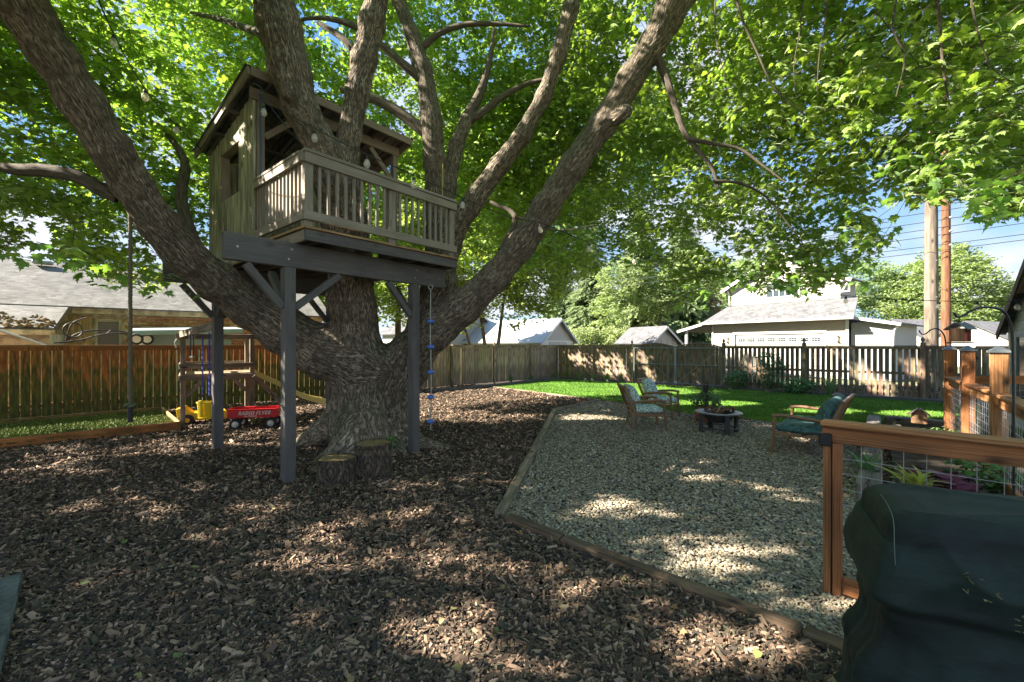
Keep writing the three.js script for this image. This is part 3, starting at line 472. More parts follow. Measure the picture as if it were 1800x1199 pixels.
const crownDepth = (x, y) => { let i = 0, j = 0; while (i < GRID_X.length - 2 && x > GRID_X[i + 1]) i++; while (j < GRID_Y.length - 2 && y > GRID_Y[j + 1]) j++; const u = Math.min(1, Math.max(0, (x - GRID_X[i]) / (GRID_X[i + 1] - GRID_X[i]))), v = Math.min(1, Math.max(0, (y - GRID_Y[j]) / (GRID_Y[j + 1] - GRID_Y[j]))); return (DEPTH[j][i] * (1 - u) + DEPTH[j][i + 1] * u) * (1 - v) + (DEPTH[j + 1][i] * (1 - u) + DEPTH[j + 1][i + 1] * u) * v; };
const EDGE = [[-160, 425], [0, 440], [38, 440], [45, 375], [80, 365], [108, 390], [98, 450], [150, 468], [210, 500], [285, 512], [340, 480], [380, 470], [450, 470], [700, 470], [800, 480], [900, 500], [960, 475], [1020, 475], [1110, 462], [1150, 478], [1212, 530], [1255, 478], [1300, 490], [1340, 512], [1400, 496], [1440, 510], [1480, 478], [1545, 445], [1552, 420], [1522, 380], [1515, 310], [1525, 255], [1560, 320], [1600, 345], [1650, 350], [1705, 335], [1738, 300], [1722, 365], [1760, 383], [1830, 362], [1960, 350], [1960, -160], [-160, -160]];
{
  const r = rng(21), geos = [spray(1, 8, .15, .34), spray(2, 8, .15, .34), spray(3, 9, .14, .34)], lists = [[], [], []], cols = [[], [], []];
  const leafHue = (p) => { const k = .5 + .5 * fbm(p.x * .7, p.y * .7, p.z * .7, 2), y = r(); const rightShade = 1 - .12 * smooth(-1, 4, p.x); return C(.22 + .18 * k + .13 * y, .45 + .16 * k + .10 * y, .045 + .02 * r()).multiplyScalar(rightShade * R(.62, 1.05, r)); };  // leaf colour darkens to the right, painting in the weaker backlight there
  const clearOf = (p) => LIMBS.some((l) => l.some((q) => q.p.distanceToSquared(p) < .3 + q.r * q.r)) || (() => { const q = p.clone().sub(V3(-2.9, 0, -5.53)), a = q.x * .636 - q.z * .772, b = -q.x * .772 - q.z * .636; return a > -.5 && a < 3 && b > -.8 && b < 3.8 && p.y > 2.5 && p.y < 6.1; })();
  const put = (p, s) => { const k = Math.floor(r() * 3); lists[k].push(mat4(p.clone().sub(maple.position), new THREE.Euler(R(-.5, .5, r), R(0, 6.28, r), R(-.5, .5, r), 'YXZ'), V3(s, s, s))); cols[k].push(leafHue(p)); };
  for (let i = 0, n = 0; i < 400000 && n < 14800; i++) {
    const px = R(-150, 1950, r), py = R(-150, 560, r); if (!inside(EDGE, px, py)) continue;
    const d0 = crownDepth(px, py), thick = 1.2 + .22 * d0, d = d0 + thick * r(); if (r() > (d / 13) ** 2 * 1.15 + .02) continue;
    const p = P(px, py, d); if (fbm(p.x * .55, p.y * .8, p.z * .55 + 3, 2) < -.28 || clearOf(p) || sunlit(p)) continue;
    put(p, R(.62, 1.0, r)); n++;
  }
  const shadeBlob = (c, e, n) => { for (let i = 0; i < n; i++) { const v = V3(R(-1, 1, r), R(-1, 1, r), R(-1, 1, r)); if (v.lengthSq() > 1) { i--; continue; } const p = V3(c[0] + v.x * e[0], c[1] + v.y * e[1], c[2] + v.z * e[2]); const d = -p.z; if (sunlit(p) || (d > .3 && (EYE - p.y) / d * FOCAL + HORIZON > -60 && Math.abs(p.x / d) < 1.3) || clearOf(p)) continue; put(p, R(.95, 1.3, r)); } };
  shadeBlob([-9.5, 7.2, -2.2], [7.5, 2.7, 5.5], 7600); shadeBlob([-2.5, 11.2, -8.5], [8.5, 3.2, 7], 1500); shadeBlob([4, 8.2, -2.5], [4.5, 1.8, 4.5], 900); shadeBlob([-13.5, 5.8, -4.5], [3.5, 3, 4], 2200);  // foliage kept out of view, added to shade the yard
  for (let i = 0; i < 3000; i++) { const v = V3(R(-1, 1, r), R(-1, 1, r), R(-1, 1, r)); if (v.lengthSq() > 1) { i--; continue; } const p = V3(1.2 + v.x * 5, 8.6 + v.y * 2.4, -15 + v.z * 3.6); if (!sunlit(p)) put(p, R(.9, 1.2, r)); }  // foliage added behind the crown to shade the slatted fence and lawn
  for (let i = 0; i < 700; i++) { const v = V3(R(-1, 1, r), R(-1, 1, r), R(-1, 1, r)); if (v.lengthSq() > 1) { i--; continue; } const p = V3(-.6 + v.x * 2.2, 7.6 + v.y * 2, -17.6 + v.z * 2.4); if (!sunlit(p)) put(p, R(.9, 1.2, r)); }  // more added foliage, placed to shade the gate
  const crown = new THREE.Group(); crown.name = 'crown'; maple.add(crown);
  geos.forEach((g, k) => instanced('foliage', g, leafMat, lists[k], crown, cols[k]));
  const tw = merge([bar(V3(0, -.01, -.32), V3(0, .02, .05), .009, .009, .003), bar(V3(0, .02, .05), V3(.02, -.03, .24), .006, .006, .002), bar(V3(0, .01, -.08), V3(.14, -.01, .04), .005, .005, .0015), bar(V3(0, .0, -.18), V3(-.14, .0, -.04), .005, .005, .0015)]);
  instanced('twigs', tw, barkThin, lists.flat(), crown);
  console.log('sprays', lists.map((l) => l.length).join());
  // the leaves that hang nearest, one by one
  const lm = [0, 1, 2, 3].map((k) => leafy(.17 + .03 * k, .36 + .035 * k, .045, .54)), lv = [0, 1, 2, 3].map((k) => { const g = new THREE.BufferGeometry(); g.setAttribute('position', new THREE.Float32BufferAttribute(leafShape(.14, .35, rng(90 + k)), 3)); g.computeVertexNormals(); return g; });
  const hang = [[1780, 360, 4.1, 70, 30], [1740, 345, 4.2, 40, 35], [1600, 310, 4.7, 90, 45], [1530, 400, 6.3, 50, 50], [1460, 480, 6.6, 70, 28], [1390, 500, 7.0, 50, 16], [1215, 520, 7.4, 30, 25], [1320, 492, 7.2, 50, 16], [70, 445, 4.9, 80, 20], [230, 495, 5.8, 70, 20], [160, 465, 5.4, 40, 20], [300, 500, 6.4, 50, 20]];
  for (let i = 0; i < 280; i++) { const h = hang[i % hang.length], p = P(h[0] + R(-1, 1, r) * h[3], h[1] + R(-1, 1, r) * h[4], h[2] + R(-.4, .4, r)); const m = part('leaf', lv[i % 4], lm[(i * 7 >> 2) % 4], crown); m.position.copy(p).sub(maple.position); m.rotation.set(R(-.1, 1, r), R(0, 6.28, r), R(-.4, .4, r), 'YXZ'); }
}

// ------------------------------------------------------------------ the tree house: local x along its front, y up, -z to its back
const TH = thing('tree_house', 'grey green wooden tree house on posts built around the maple trunk', 'tree house', V3(-2.9, 0, -5.53), Math.atan2(.772, .636));
{
  const t = TH, bx = (a0, a1, y0, y1, b0, b1, c) => box(a0, a1, y0, y1, -b0, -b1, c), L = (a, y, b) => V3(a, y, -b);
  for (const [a, b] of [[0, 0], [2, 0], [0, 2.75], [2, 2.75]]) part('post', bx(a - .07, a + .07, -.02, 2.797, b - .07, b + .07, .006), M.dark, t);
  part('beam', bx(-.735, 2.65, 2.80, 3.12, -.05, .045, .006), M.dark, t); part('beam', bx(-.735, 2.65, 2.80, 3.12, 2.70, 2.795, .006), M.dark, t);
  for (const [a, s, b] of [[-.075, -1, 0], [.075, 1, 0], [1.925, -1, 0], [-.075, -1, 2.75], [.075, 1, 2.75], [1.925, -1, 2.75]]) part('knee_brace', bar(L(a, 2.28, b), L(a + s * (s > 0 && b === 0 ? .62 : .42), 2.78, b), .085, .085, .005), M.dark, t);
  for (const [a, b0, s] of [[0, .075, 1], [2, .075, 1], [0, 2.67, -1]]) part('knee_brace', bar(L(a, 2.3, b0), L(a, 2.78, b0 + s * .45), .085, .085, .005), M.dark, t);
  for (const [a, y] of [[-.02, 2.9], [.02, 3.03], [1.98, 2.9], [2.02, 3.03], [2.5, 2.95], [-.6, 2.96]]) part('bolt', new THREE.CylinderGeometry(.014, .014, .014, 8).rotateX(1.5708).translate(a, y, .056), M.steel, t);
  // floor
  for (let i = 0; i < 7; i++) { const a = .25 + i * .4; if (a > .85 && a < 1.7) { part('joist', bx(a - .02, a + .02, 3.123, 3.265, -.27, .16), M.under, t); part('joist', bx(a - .02, a + .02, 3.123, 3.265, 1.12, 3.4), M.under, t); } else part('joist', bx(a - .02, a + .02, 3.123, 3.265, -.27, 3.4), M.under, t); }
  part('rim_board', bx(.07, 2.65, 3.123, 3.267, -.33, -.285, .004), M.dark, t); part('rim_board', bx(.07, .115, 3.123, 3.267, -.283, 1.33, .004), M.taupe, t); part('rim_board', bx(2.605, 2.65, 3.123, 3.267, -.283, 3.43, .004), M.dark, t); part('rim_board', bx(.12, 2.6, 3.123, 3.267, 3.41, 3.45, .004), M.dark, t);
  for (let b = -.36, i = 0; b < 3.4; b += .142, i++) { const m = i === 0 ? M.raw : M.under, near = Math.abs(b + .07 - .66) < .47; if (near) { part('deck_board', bx(.055, .78, 3.27, 3.30, b, b + .138, .003), m, t); part('deck_board', bx(1.74, 2.67, 3.27, 3.30, b, b + .138, .003), m, t); } else part('deck_board', bx(b > 1.3 ? .1 : .045, 2.67, 3.27, 3.30, b, b + .138, .003), m, t); }
  part('floor_edge', bx(.03, .044, 3.265, 3.30, -.36, 1.33), M.raw, t); 
  part('floor_trim', bar(L(-.02, 3.10, 2.1), L(-.02, 3.10, 3.5), .1, .05, .004), M.taupe, t);
  // railing
  const rail = (a0, a1, y0, y1, b0, b1, m = M.taupe) => part('rail', bx(a0, a1, y0, y1, b0, b1, .005), m, t);
  for (const a of [.13, 1.38, 2.585]) part('railing_post', bx(a - .055, a + .055, 3.30, 4.20, -.30, -.19, .005), M.taupe, t);
  rail(.05, 2.66, 4.24, 4.28, -.36, -.20); rail(.056, 2.655, 4.11, 4.237, -.345, -.303); rail(.056, 2.655, 3.385, 3.50, -.345, -.303);
  rail(.035, .175, 4.24, 4.28, -.197, 1.30); rail(.04, .082, 4.13, 4.237, -.30, 1.30); rail(.04, .082, 3.385, 3.50, -.30, 1.30);
  for (let i = 0; i < 9; i++) part('baluster', bx(.25 + i * .122, .29 + i * .122, 3.44, 4.13, -.30, -.265, .003), M.taupe, t);
  for (let i = 0; i < 9; i++) part('baluster', bx(1.50 + i * .117, 1.54 + i * .117, 3.44, 4.13, -.30, -.265, .003), M.taupe, t);
  for (let i = 0; i < 12; i++) part('baluster', bx(.086, .12, 3.44, 4.15, -.10 + i * .115, -.06 + i * .115, .003), M.taupe, t);
  // house frame
  const roofY = (b) => 5.80 - .2 * (b - 1.02);
  for (const a of [.155, 2.56]) part('corner_post', bx(a - .05, a + .05, 3.303, 5.49, 1.30, 1.40, .005), M.trim, t);
  part('header', bx(.0, 2.65, 5.495, 5.66, 1.30, 1.345, .005), M.trim, t);
  part('knee_brace', bar(L(.21, 4.98, 1.32), L(.72, 5.47, 1.32), .04, .09, .004), M.trim, t); part('knee_brace', bar(L(2.5, 4.98, 1.32), L(2.02, 5.47, 1.32), .04, .09, .004), M.trim, t);
  part('corner_post', bx(2.51, 2.6, 3.303, 5.25, 3.3, 3.39, .005), M.trim, t);
  part('side_plate', bar(L(2.56, 5.45, 1.42), L(2.56, 5.09, 3.28), .05, .1), M.trim, t);
  // left wall of upright boards with a window opening
  const w0 = 2.0, w1 = 2.81; let i = 0;
  for (let b = 1.352; b < 3.44; b += .19, i++) { const e = Math.min(b + .186, 3.46), top = roofY(e) - .10, A = [.062 + (i % 2) * .002, .098]; const q = (y0, y1) => part('siding_board', bx(A[0], A[1], y0, y1, b, e, .004), M.siding, t); if (e > w0 + .02 && b < w1 - .02) { q(3.12, 4.255); q(5.065, top); } else q(b < 1.5 ? 3.3 : 3.12, top); }
  part('window_frame', [bx(.075, .20, 4.22, 4.262, w0 - .03, w1 + .03), bx(.075, .20, 5.055, 5.095, w0 - .03, w1 + .03), bx(.075, .20, 4.264, 5.053, w0 - .035, w0 + .005), bx(.075, .20, 4.264, 5.053, w1 - .005, w1 + .035)], M.trim, t);
  for (let k = 0; k < 13; k++) { const a = .12 + k * .19; part('siding_board', bx(a, Math.min(a + .186, 2.5), 3.303, roofY(3.42) - .12, 3.405, 3.44, .004), M.siding, t); }
  // roof
  const rb0 = 1.02, rb1 = 3.58, ra0 = -.16, ra1 = 2.78, prof = [], n = 14;
  for (let k = 0; k < n; k++) { const x = ra0 + (ra1 - ra0) * k / n, w = (ra1 - ra0) / n; prof.push([x, 0], [x + w * .62, 0], [x + w * .70, .028], [x + w * .9, .028]); } prof.push([ra1, 0]);
  const sh = new THREE.Shape([...prof.map(([x, y]) => new THREE.Vector2(x, y)), ...prof.slice().reverse().map(([x, y]) => new THREE.Vector2(x, y - .006))]);
  const ln = Math.hypot(rb1 - rb0, .2 * (rb1 - rb0)), rg = new THREE.ExtrudeGeometry(sh, { depth: ln, bevelEnabled: false, steps: 1 });
  rg.applyMatrix4(new THREE.Matrix4().makeBasis(V3(1, 0, 0), V3(0, 1, -.2).normalize(), V3(0, .2, 1).normalize()).setPosition(0, roofY(rb1), -rb1)); part('roof_sheet', rg, M.tin, t);
  for (const a of [-.11, .42, .95, 1.5, 2.05, 2.73]) part(a < 0 || a > 2.6 ? 'barge_board' : 'rafter', bar(L(a, roofY(rb0) - .068, rb0 + .01), L(a, roofY(rb1) - .068, rb1 - .01), .04, a < 0 || a > 2.6 ? .12 : .09, .004), a < 0 || a > 2.6 ? M.taupe : M.under, t);
  part('fascia', bx(ra0 + .07, ra1 - .07, roofY(rb0) - .14, roofY(rb0) - .015, rb0 - .03, rb0 + .005, .004), M.trim, t);
  for (const b of [1.9, 2.6]) part('purlin', bx(-.08, 2.7, roofY(b) - .16, roofY(b) - .118, b, b + .08), M.under, t);
  // pulley cord on the corner post
  part('pulley_hook', new THREE.TorusGeometry(.03, .008, 6, 12).translate(.1, 5.58, -1.2), M.steel, t);
  part('pulley_cord', [tube([L(.1, 5.55, 1.2), L(.12, 5.2, 1.26), L(.14, 4.8, 1.28), L(.13, 4.35, 1.27)], .012, 20, 5), tube([L(.1, 5.55, 1.2), L(.5, 5.1, 1.1), L(.9, 4.75, 1.0)], .007, 16, 5), tube([L(.13, 4.4, 1.27), L(.1, 4.2, 1.24), L(.16, 4.05, 1.27), L(.19, 4.22, 1.27), L(.13, 4.4, 1.27)], .009, 20, 5)], plain(.05, .13, .22, .7), t);
}
{ // the trapeze rod and swing bits hanging beside it
  const o = P(757, 741, 7.02), t = thing('climbing_rope', 'thin climbing rope with five blue round steps below the tree house', 'climbing rope', V3(o.x, 0, o.z));
  const blue = plain(.07, .17, .55, .45), top = P(757, 508, 7.02).y;
  part('rope', tube([V3(0, .4, 0), V3(.01, 1.2, 0), V3(-.005, 2.0, 0), V3(0, top, 0)], .011, 20, 6), plain(.35, .33, .28, .9), t);
  part('hook', [new THREE.TorusGeometry(.035, .008, 6, 14).translate(0, top + .03, 0), new THREE.TorusGeometry(.028, .007, 6, 14).rotateY(1.5).translate(0, top - .05, 0)], M.steel, t);
  for (const y of [565, 610, 654, 698, 741]) part('step_disc', lathe([[0, -.028], [.05, -.028], [.06, -.01], [.06, .012], [.045, .022], [.03, .035], [0, .035]], 16).translate(0, P(757, y, 7.02).y, 0), blue, t);
}
{ // thick rope
  const o = P(229, 600, 5.45), t = thing('hanging_rope', 'thick twisted swing rope with a knot hanging from the left limb', 'rope', V3(o.x, 0, o.z));
  const y0 = P(229, 738, 5.45).y, y1 = P(229, 372, 5.45).y, str = [0, 1, 2].map((k) => { const c = []; for (let i = 0; i <= 220; i++) { const y = y0 + .12 + (y1 - y0 - .12) * i / 220, a = k * 2.094 + i * .55; c.push(V3(Math.cos(a) * .011, y, Math.sin(a) * .011)); } return tube(c, .0125, 440, 5); });
  part('rope', str, plain(.15, .125, .08, .95), t); part('knot', new THREE.TorusKnotGeometry(.032, .018, 50, 6, 2, 3).rotateX(1.5).translate(0, P(0, 712, 5.45).y, 0), plain(.13, .15, .08, .95), t); part('rope_end', new THREE.CylinderGeometry(.03, .027, .2, 10).translate(0, y0 + .07, 0), M.black, t);
}
for (const [px, py, d, r, h, label] of [[593, 848, 5.62, .235, .33, 'lower cut log stump beneath the tree house'], [657, 838, 5.8, .24, .47, 'taller cut log stump beside the lower stump']]) {
  const o = G(px, py), t = thing('log_stump', label, 'stump', o, 0, 'log stumps beneath the tree house');
  const g = new THREE.CylinderGeometry(r, r * 1.04, h, 96, 24, true).translate(0, h / 2, 0), p = g.attributes.position; const cl = [];
  const lump = (a) => 1 + .05 * Math.sin(a * 2 + px) + .035 * Math.sin(a * 3 + 1);
  for (let i = 0; i < p.count; i++) { const a = Math.atan2(p.getZ(i), p.getX(i)), y = p.getY(i), x0 = Math.cos(a), z0 = Math.sin(a), f = Math.abs(N(x0 * 7 + px, y * 5, z0 * 7)) * .05 + Math.abs(N(x0 * 14, y * 9, z0 * 14 + px)) * .025, k = lump(a) - f; p.setX(i, p.getX(i) * k); p.setZ(i, p.getZ(i) * k); const b = .8 + .5 * fbm(x0 * 5, y * 6, z0 * 5, 3); cl.push(.22 * b, .175 * b, .135 * b); }
  g.computeVertexNormals(); g.setAttribute('color', new THREE.Float32BufferAttribute(cl, 3)); part('bark', g, new THREE.MeshStandardMaterial({ vertexColors: true, map: rep(barkC, 2, h / .7), bumpMap: rep(barkB, 2, h / .7), bumpScale: .035, roughness: .95 }), t);
  const top = new THREE.CircleGeometry(r, 48), q = top.attributes.position; for (let i = 0; i < q.count; i++) { const a = Math.atan2(-q.getY(i), q.getX(i)); q.setX(i, q.getX(i) * lump(a) * .975); q.setY(i, q.getY(i) * lump(a) * .975); q.setZ(i, R(-.004, .004)); } top.rotateX(-Math.PI / 2).translate(0, h - .006, 0); top.computeVertexNormals();
  const rings = tex(256, 256, (u, v) => { const d = Math.hypot(u - .5, v - .5) * 2, a = Math.atan2(v - .5, u - .5), w = .75 + .18 * Math.sin(d * 70 + 3 * fbm(u * 4, v * 4, px, 2)) * (d < .93) - .25 * smooth(.88, .95, d) - .3 * smooth(.97, 1, Math.cos(a * 3 + .6)) * smooth(.1, .4, d) + .2 * fbm(u * 8, v * 8, 3, 3); return [w * .66, w * .55, w * .36]; }, true, THREE.ClampToEdgeWrapping);
  part('cut_top', top, new THREE.MeshStandardMaterial({ map: rings, roughness: .9 }), t);
}

// ------------------------------------------------------------------ play set, swing, toys, wagon
const psWood = wood(0.32, 0.26, 0.20, grainW, .9, .006);
const PS = thing('play_set', 'small weathered wooden play set platform with yellow slide by the cedar fence', 'play set', V3(-7.1, 0, -9.2), Math.atan2(.6, .8));
{
  const t = PS, bx = (a0, a1, y0, y1, b0, b1, c = .005) => box(a0, a1, y0, y1, -b0, -b1, c), L = (a, y, b) => V3(a, y, -b), W = 1.28, D = 1.15;
  for (const [a, b, h] of [[0, 0, 2.12], [W, 0, 2.02], [0, D, 2.12], [W, D, 2.02]]) part('post', bx(a - .045, a + .045, 0, h, b - .045, b + .045), psWood, t);
  for (const y of [1.02, 1.27]) { part('side_board', bx(-.06, W + .06, y, y + .12, -.075, -.047), psWood, t); part('side_board', bx(-.075, -.047, y, y + .12, -.045, D + .05), psWood, t); part('side_board', bx(-.06, W + .06, y, y + .12, D + .047, D + .075), psWood, t); }
  for (let i = 0; i < 8; i++) part('platform_board', bx(-.04, W + .04, 1.145, 1.165, -.04 + i * .15, .1 + i * .15, .003), i % 3 ? psWood : M.raw, t);
  for (const s of [0, 1]) part('knee_brace', bar(L(s ? W - .05 : .05, .68, -.02), L(s ? W - .35 : .35, 1.01, -.02), .04, .08), psWood, t);
  part('top_beam', bx(-.12, W + .12, 1.93, 2.04, -.075, -.047), psWood, t); part('top_beam', bx(-.12, W + .12, 1.93, 2.04, D + .047, D + .075), psWood, t); part('top_beam', bx(-.075, -.047, 1.98, 2.09, -.04, D), psWood, t);
  // slide
  const yel = plain(.62, .50, .16, .45), sp = []; for (let i = 0; i <= 20; i++) { const u = i / 20; sp.push([u * 1.75, 1.14 - .92 * Math.pow(u, .75) + .05 * Math.sin(u * 6.28)]); }
  const pos = [], cross = [[-.24, .11], [-.24, .0], [.24, .0], [.24, .11], [.26, .11], [.26, -.03], [-.26, -.03], [-.26, .11]], q = (i, k) => [W + .05 + sp[i][0], sp[i][1] + cross[k][1], -.72 - cross[k][0] - sp[i][0] * .1];
  for (let i = 0; i < 20; i++) for (let k = 0; k < 8; k++) { const n = (k + 1) % 8; pos.push(...q(i, k), ...q(i + 1, k), ...q(i + 1, n), ...q(i, k), ...q(i + 1, n), ...q(i, n)); }
  const g = new THREE.BufferGeometry(); g.setAttribute('position', new THREE.Float32BufferAttribute(pos, 3)); g.computeVertexNormals(); yel.side = THREE.DoubleSide; part('slide', g, yel, t);
  // leaning climbing frame with rope net
  for (const b of [-.12, .45]) part('ladder_rail', bar(L(W + .02, 1.08, b), L(W + .95, .02, b), .04, .09), psWood, t);
  for (let i = 1; i < 6; i++) part('rope_rung', tube([L(W + .02 + .155 * i, 1.06 - .177 * i, -.12), L(W + .02 + .155 * i, 1.02 - .177 * i, .16), L(W + .02 + .155 * i, 1.06 - .177 * i, .45)], .012, 8, 5), M.black, t);
  // handles
  part('grab_handle', tube([L(-.09, 1.95, .3), L(-.14, 1.85, .32), L(-.12, 1.74, .36)], .014, 10, 6), plain(.4, .4, .35), t);
}
const SB0 = V3(-7.08, 2.02, -9.12), SB1 = V3(-5.12, 2.14, -7.36);
const onBeam = (s) => SB0.clone().lerp(SB1, s);
single('swing_beam', bar(SB0, SB1, .05, .14, .006), psWood, 'grey wooden swing beam running from the play set to the tree house post', 'beam');
{
  const a = onBeam(.68), b = onBeam(.86), base = V3((a.x + b.x) / 2, 0, (a.z + b.z) / 2), blueT = plain(.03, .06, .36, .6), yel = plain(.72, .52, .02, .4);
  const t = thing('child_swing', 'yellow bucket swing hanging on two blue chains beside the tree house post', 'swing', base);
  for (const q of [a, b]) {
    const links = []; for (let i = 0; i < 24; i++) links.push(new THREE.TorusGeometry(.018, .008, 5, 8).scale(.75, 1.4, 1).rotateY(i % 2 ? 1.57 : 0).translate(q.x - base.x, q.y - .1 - i * .047 - .03, q.z - base.z));
    part('chain', links, i2c(blueT), t); part('hook', new THREE.TorusGeometry(.03, .007, 5, 12).translate(q.x - base.x, q.y - .08, q.z - base.z), M.steel, t);
  }
  const s = new THREE.CylinderGeometry(.135, .105, .27, 20, 6, true, .5, 5.2), sg = [s.translate(0, .62, 0), new THREE.CylinderGeometry(.12, .10, .03, 20).translate(0, .47, 0), new THREE.TorusGeometry(.135, .014, 6, 24).rotateX(1.57).translate(0, .755, 0), box(-.03, .03, .5, .8, .1, .17, .01)];
  yel.side = THREE.DoubleSide; part('seat', sg, yel, t);
  part('strap', [tube([V3(a.x - base.x, a.y - 1.26, a.z - base.z), V3(-.12, .78, -.08)], .008, 4, 5), tube([V3(b.x - base.x, b.y - 1.26, b.z - base.z), V3(.12, .78, .08)], .008, 4, 5)], M.black, t);
  function i2c(m) { return m; }
  const c = onBeam(.33), d = onBeam(.42), bs = V3((c.x + d.x) / 2, 0, (c.z + d.z) / 2), tt = thing('trapeze_bar', 'small trapeze bar hanging from the swing beam', 'trapeze', bs);
  for (const q of [c, d]) { part('strap', tube([V3(q.x - bs.x, q.y - .08, q.z - bs.z), V3(q.x - bs.x, q.y - .5, q.z - bs.z)], .012, 4, 5), M.black, tt); part('hook', new THREE.TorusGeometry(.035, .008, 5, 12).translate(q.x - bs.x, q.y - .1, q.z - bs.z), M.steel, tt); }
  part('bar', tube([V3((c.x - d.x) * .7, c.y - .51, (c.z - d.z) * .7), V3((d.x - c.x) * .7, d.y - .51, (d.z - c.z) * .7)], .02, 4, 8), M.white, tt);
}
{ // toy digger
  const t = thing('toy_truck', 'yellow plastic toy truck under the corner of the play set', 'toy truck', V3(-7.05, 0, -9.75), .5), y = plain(.78, .46, .01, .35), k = M.rubber;
  const sh = new THREE.Shape([[-.42, .12], [.42, .12], [.44, .26], [.30, .30], [.22, .38], [-.02, .36], [-.08, .25], [-.2, .27], [-.34, .40], [-.46, .36]].map((q) => new THREE.Vector2(...q)));
  part('body', new THREE.ExtrudeGeometry(sh, { depth: .28, bevelEnabled: true, bevelSize: .02, bevelThickness: .02, bevelSegments: 2 }).translate(0, 0, -.14), y, t);
  part('seat', box(-.05, .14, .36, .42, -.1, .1, .02), k, t);
  for (const x of [-.27, .26]) for (const z of [-.18, .18]) { const w = part('wheel', new THREE.CylinderGeometry(.125, .125, .09, 18).rotateX(1.5708).translate(x, .125, z), k, t); part('hub', new THREE.CylinderGeometry(.05, .05, .10, 12).rotateX(1.5708).translate(x, .125, z), y, w); }
}
{ // red wagon
  const t = thing('red_wagon', 'red metal pull wagon with white lettering near the tree trunk', 'wagon', V3(-5.55, 0, -9.25), .25), red = plain(.48, .012, .018, .35, .1), L = .92, W = .42, y0 = .25, y1 = .43;
  const tub = [box(-L / 2, L / 2, y0, y0 + .012, -W / 2, W / 2, .004)];
  for (const s of [-1, 1]) { tub.push(box(-L / 2 - .02, L / 2 + .02, y0 + .014, y1, s * W / 2 - .008, s * W / 2 + .008, .003).rotateX(0)); tub.push(box(s * L / 2 - .008, s * L / 2 + .008, y0 + .014, y1, -W / 2 + .01, W / 2 - .01, .003)); }
  const rim = [V3(-L / 2 - .02, y1, -W / 2 - .01), V3(L / 2 + .02, y1, -W / 2 - .01), V3(L / 2 + .02, y1, W / 2 + .01), V3(-L / 2 - .02, y1, W / 2 + .01)];
  part('tub', tub, red, t); part('rolled_rim', rim.map((p, i) => tube([p, p.clone().lerp(rim[(i + 1) % 4], .5), rim[(i + 1) % 4]], .014, 4, 6)), red, t);
  for (const x of [-.33, .34]) { for (const z of [-.2, .2]) { const w = part('wheel', new THREE.TorusGeometry(.088, .034, 10, 24).translate(x, .122, z), M.rubber, t); part('rim', lathe([[0, -.02], [.07, -.022], [.075, 0], [.07, .022], [.03, .03], [.028, .045], [0, .045]], 20).rotateX(z > 0 ? 1.5708 : -1.5708).translate(x, .122, z), M.white, w); } part('axle', [bar(V3(x, .122, -.2), V3(x, .122, .2), .02, .02, .003), box(x - .05, x + .05, .15, .248, -.12, .12, .005)], M.black, t); }
  part('handle', [tube([V3(-.4, .2, 0), V3(-.62, .55, .02), V3(-.6, .85, .03)], .012, 14, 6), new THREE.TorusGeometry(.06, .012, 6, 14).scale(.6, 1, 1).translate(-.6, .9, .03)], M.black, t);
  const font = await new FontLoader().loadAsync('fonts/droid/droid_sans_bold.typeface.json');
  const txt = new TextGeometry('RADIO FLYER', { font, size: .085, depth: .003, curveSegments: 3, bevelEnabled: false }); txt.computeBoundingBox(); const bw = txt.boundingBox.max.x; txt.scale(.62 / bw, .9, 1).applyMatrix4(new THREE.Matrix4().makeShear(0, 0, .25, 0, 0, 0)).translate(-.28, y0 + .065, W / 2 + .009);
  part('lettering', txt, M.white, t); part('lettering', new TextGeometry('ALL-TERRAIN', { font, size: .028, depth: .003, curveSegments: 2, bevelEnabled: false }).translate(-.16, y0 + .025, W / 2 + .009), M.white, t);
}

// ------------------------------------------------------------------ patio furniture
const alu = plain(.23, .125, .065, .4, .25);
const floral = tex(512, 512, (u, v) => {
  const r = rng(3); const a = fbm(u * 7, v * 7, 3, 3), b = Math.abs(N(u * 13 + a, v * 13, 7)), c = Math.abs(N(u * 22, v * 22 + a, 4)), d = N(u * 9 + 4, v * 9, 12 + a);
  let k = [.90, .92, .86]; if (b < .14) k = [.22, .46, .50]; if (d > .25) k = [.25, .50, .60]; if (d < -.3) k = [.50, .66, .58]; if (c < .05) k = [.85, .87, .80]; if (c > .48) k = [.10, .26, .36]; return k;
}, true, THREE.RepeatWrapping);
const floralMat = new THREE.MeshStandardMaterial({ map: rep(floral, 1.6, 1.6), roughness: .9 }), greenMat = new THREE.MeshStandardMaterial({ color: C(.09, .21, .20), map: rep(blotch, 3, 3), bumpMap: rep(fineBump, 8, 8), bumpScale: .001, roughness: .9 });
function cushion(w, h, d, puff = .04) {            // a stuffed cushion: w along x, h up, d along z, centred
  const g = new THREE.BoxGeometry(w, h, d, 16, 8, 16), p = g.attributes.position, u = g.attributes.uv;
  for (let i = 0; i < p.count; i++) {
    let x = p.getX(i) / w * 2, y = p.getY(i) / h * 2, z = p.getZ(i) / d * 2; u.setXY(i, p.getX(i) + p.getY(i) * .5, p.getZ(i) + p.getY(i));
    const e = Math.pow(Math.max(Math.abs(x), Math.abs(z)), 6), k = 1 - .35 * e, r = 1 - .05 * y * y - .04 * (Math.abs(x * z)) ** 4;
    p.setXYZ(i, x * w / 2 * r, y * h / 2 * k * (1 + puff / h * (1 - x * x) * (1 - z * z) * 2) + .004 * N(x * 3, y * 3, z * 3 + w), z * d / 2 * r);
  }
  g.computeVertexNormals(); return g;
}
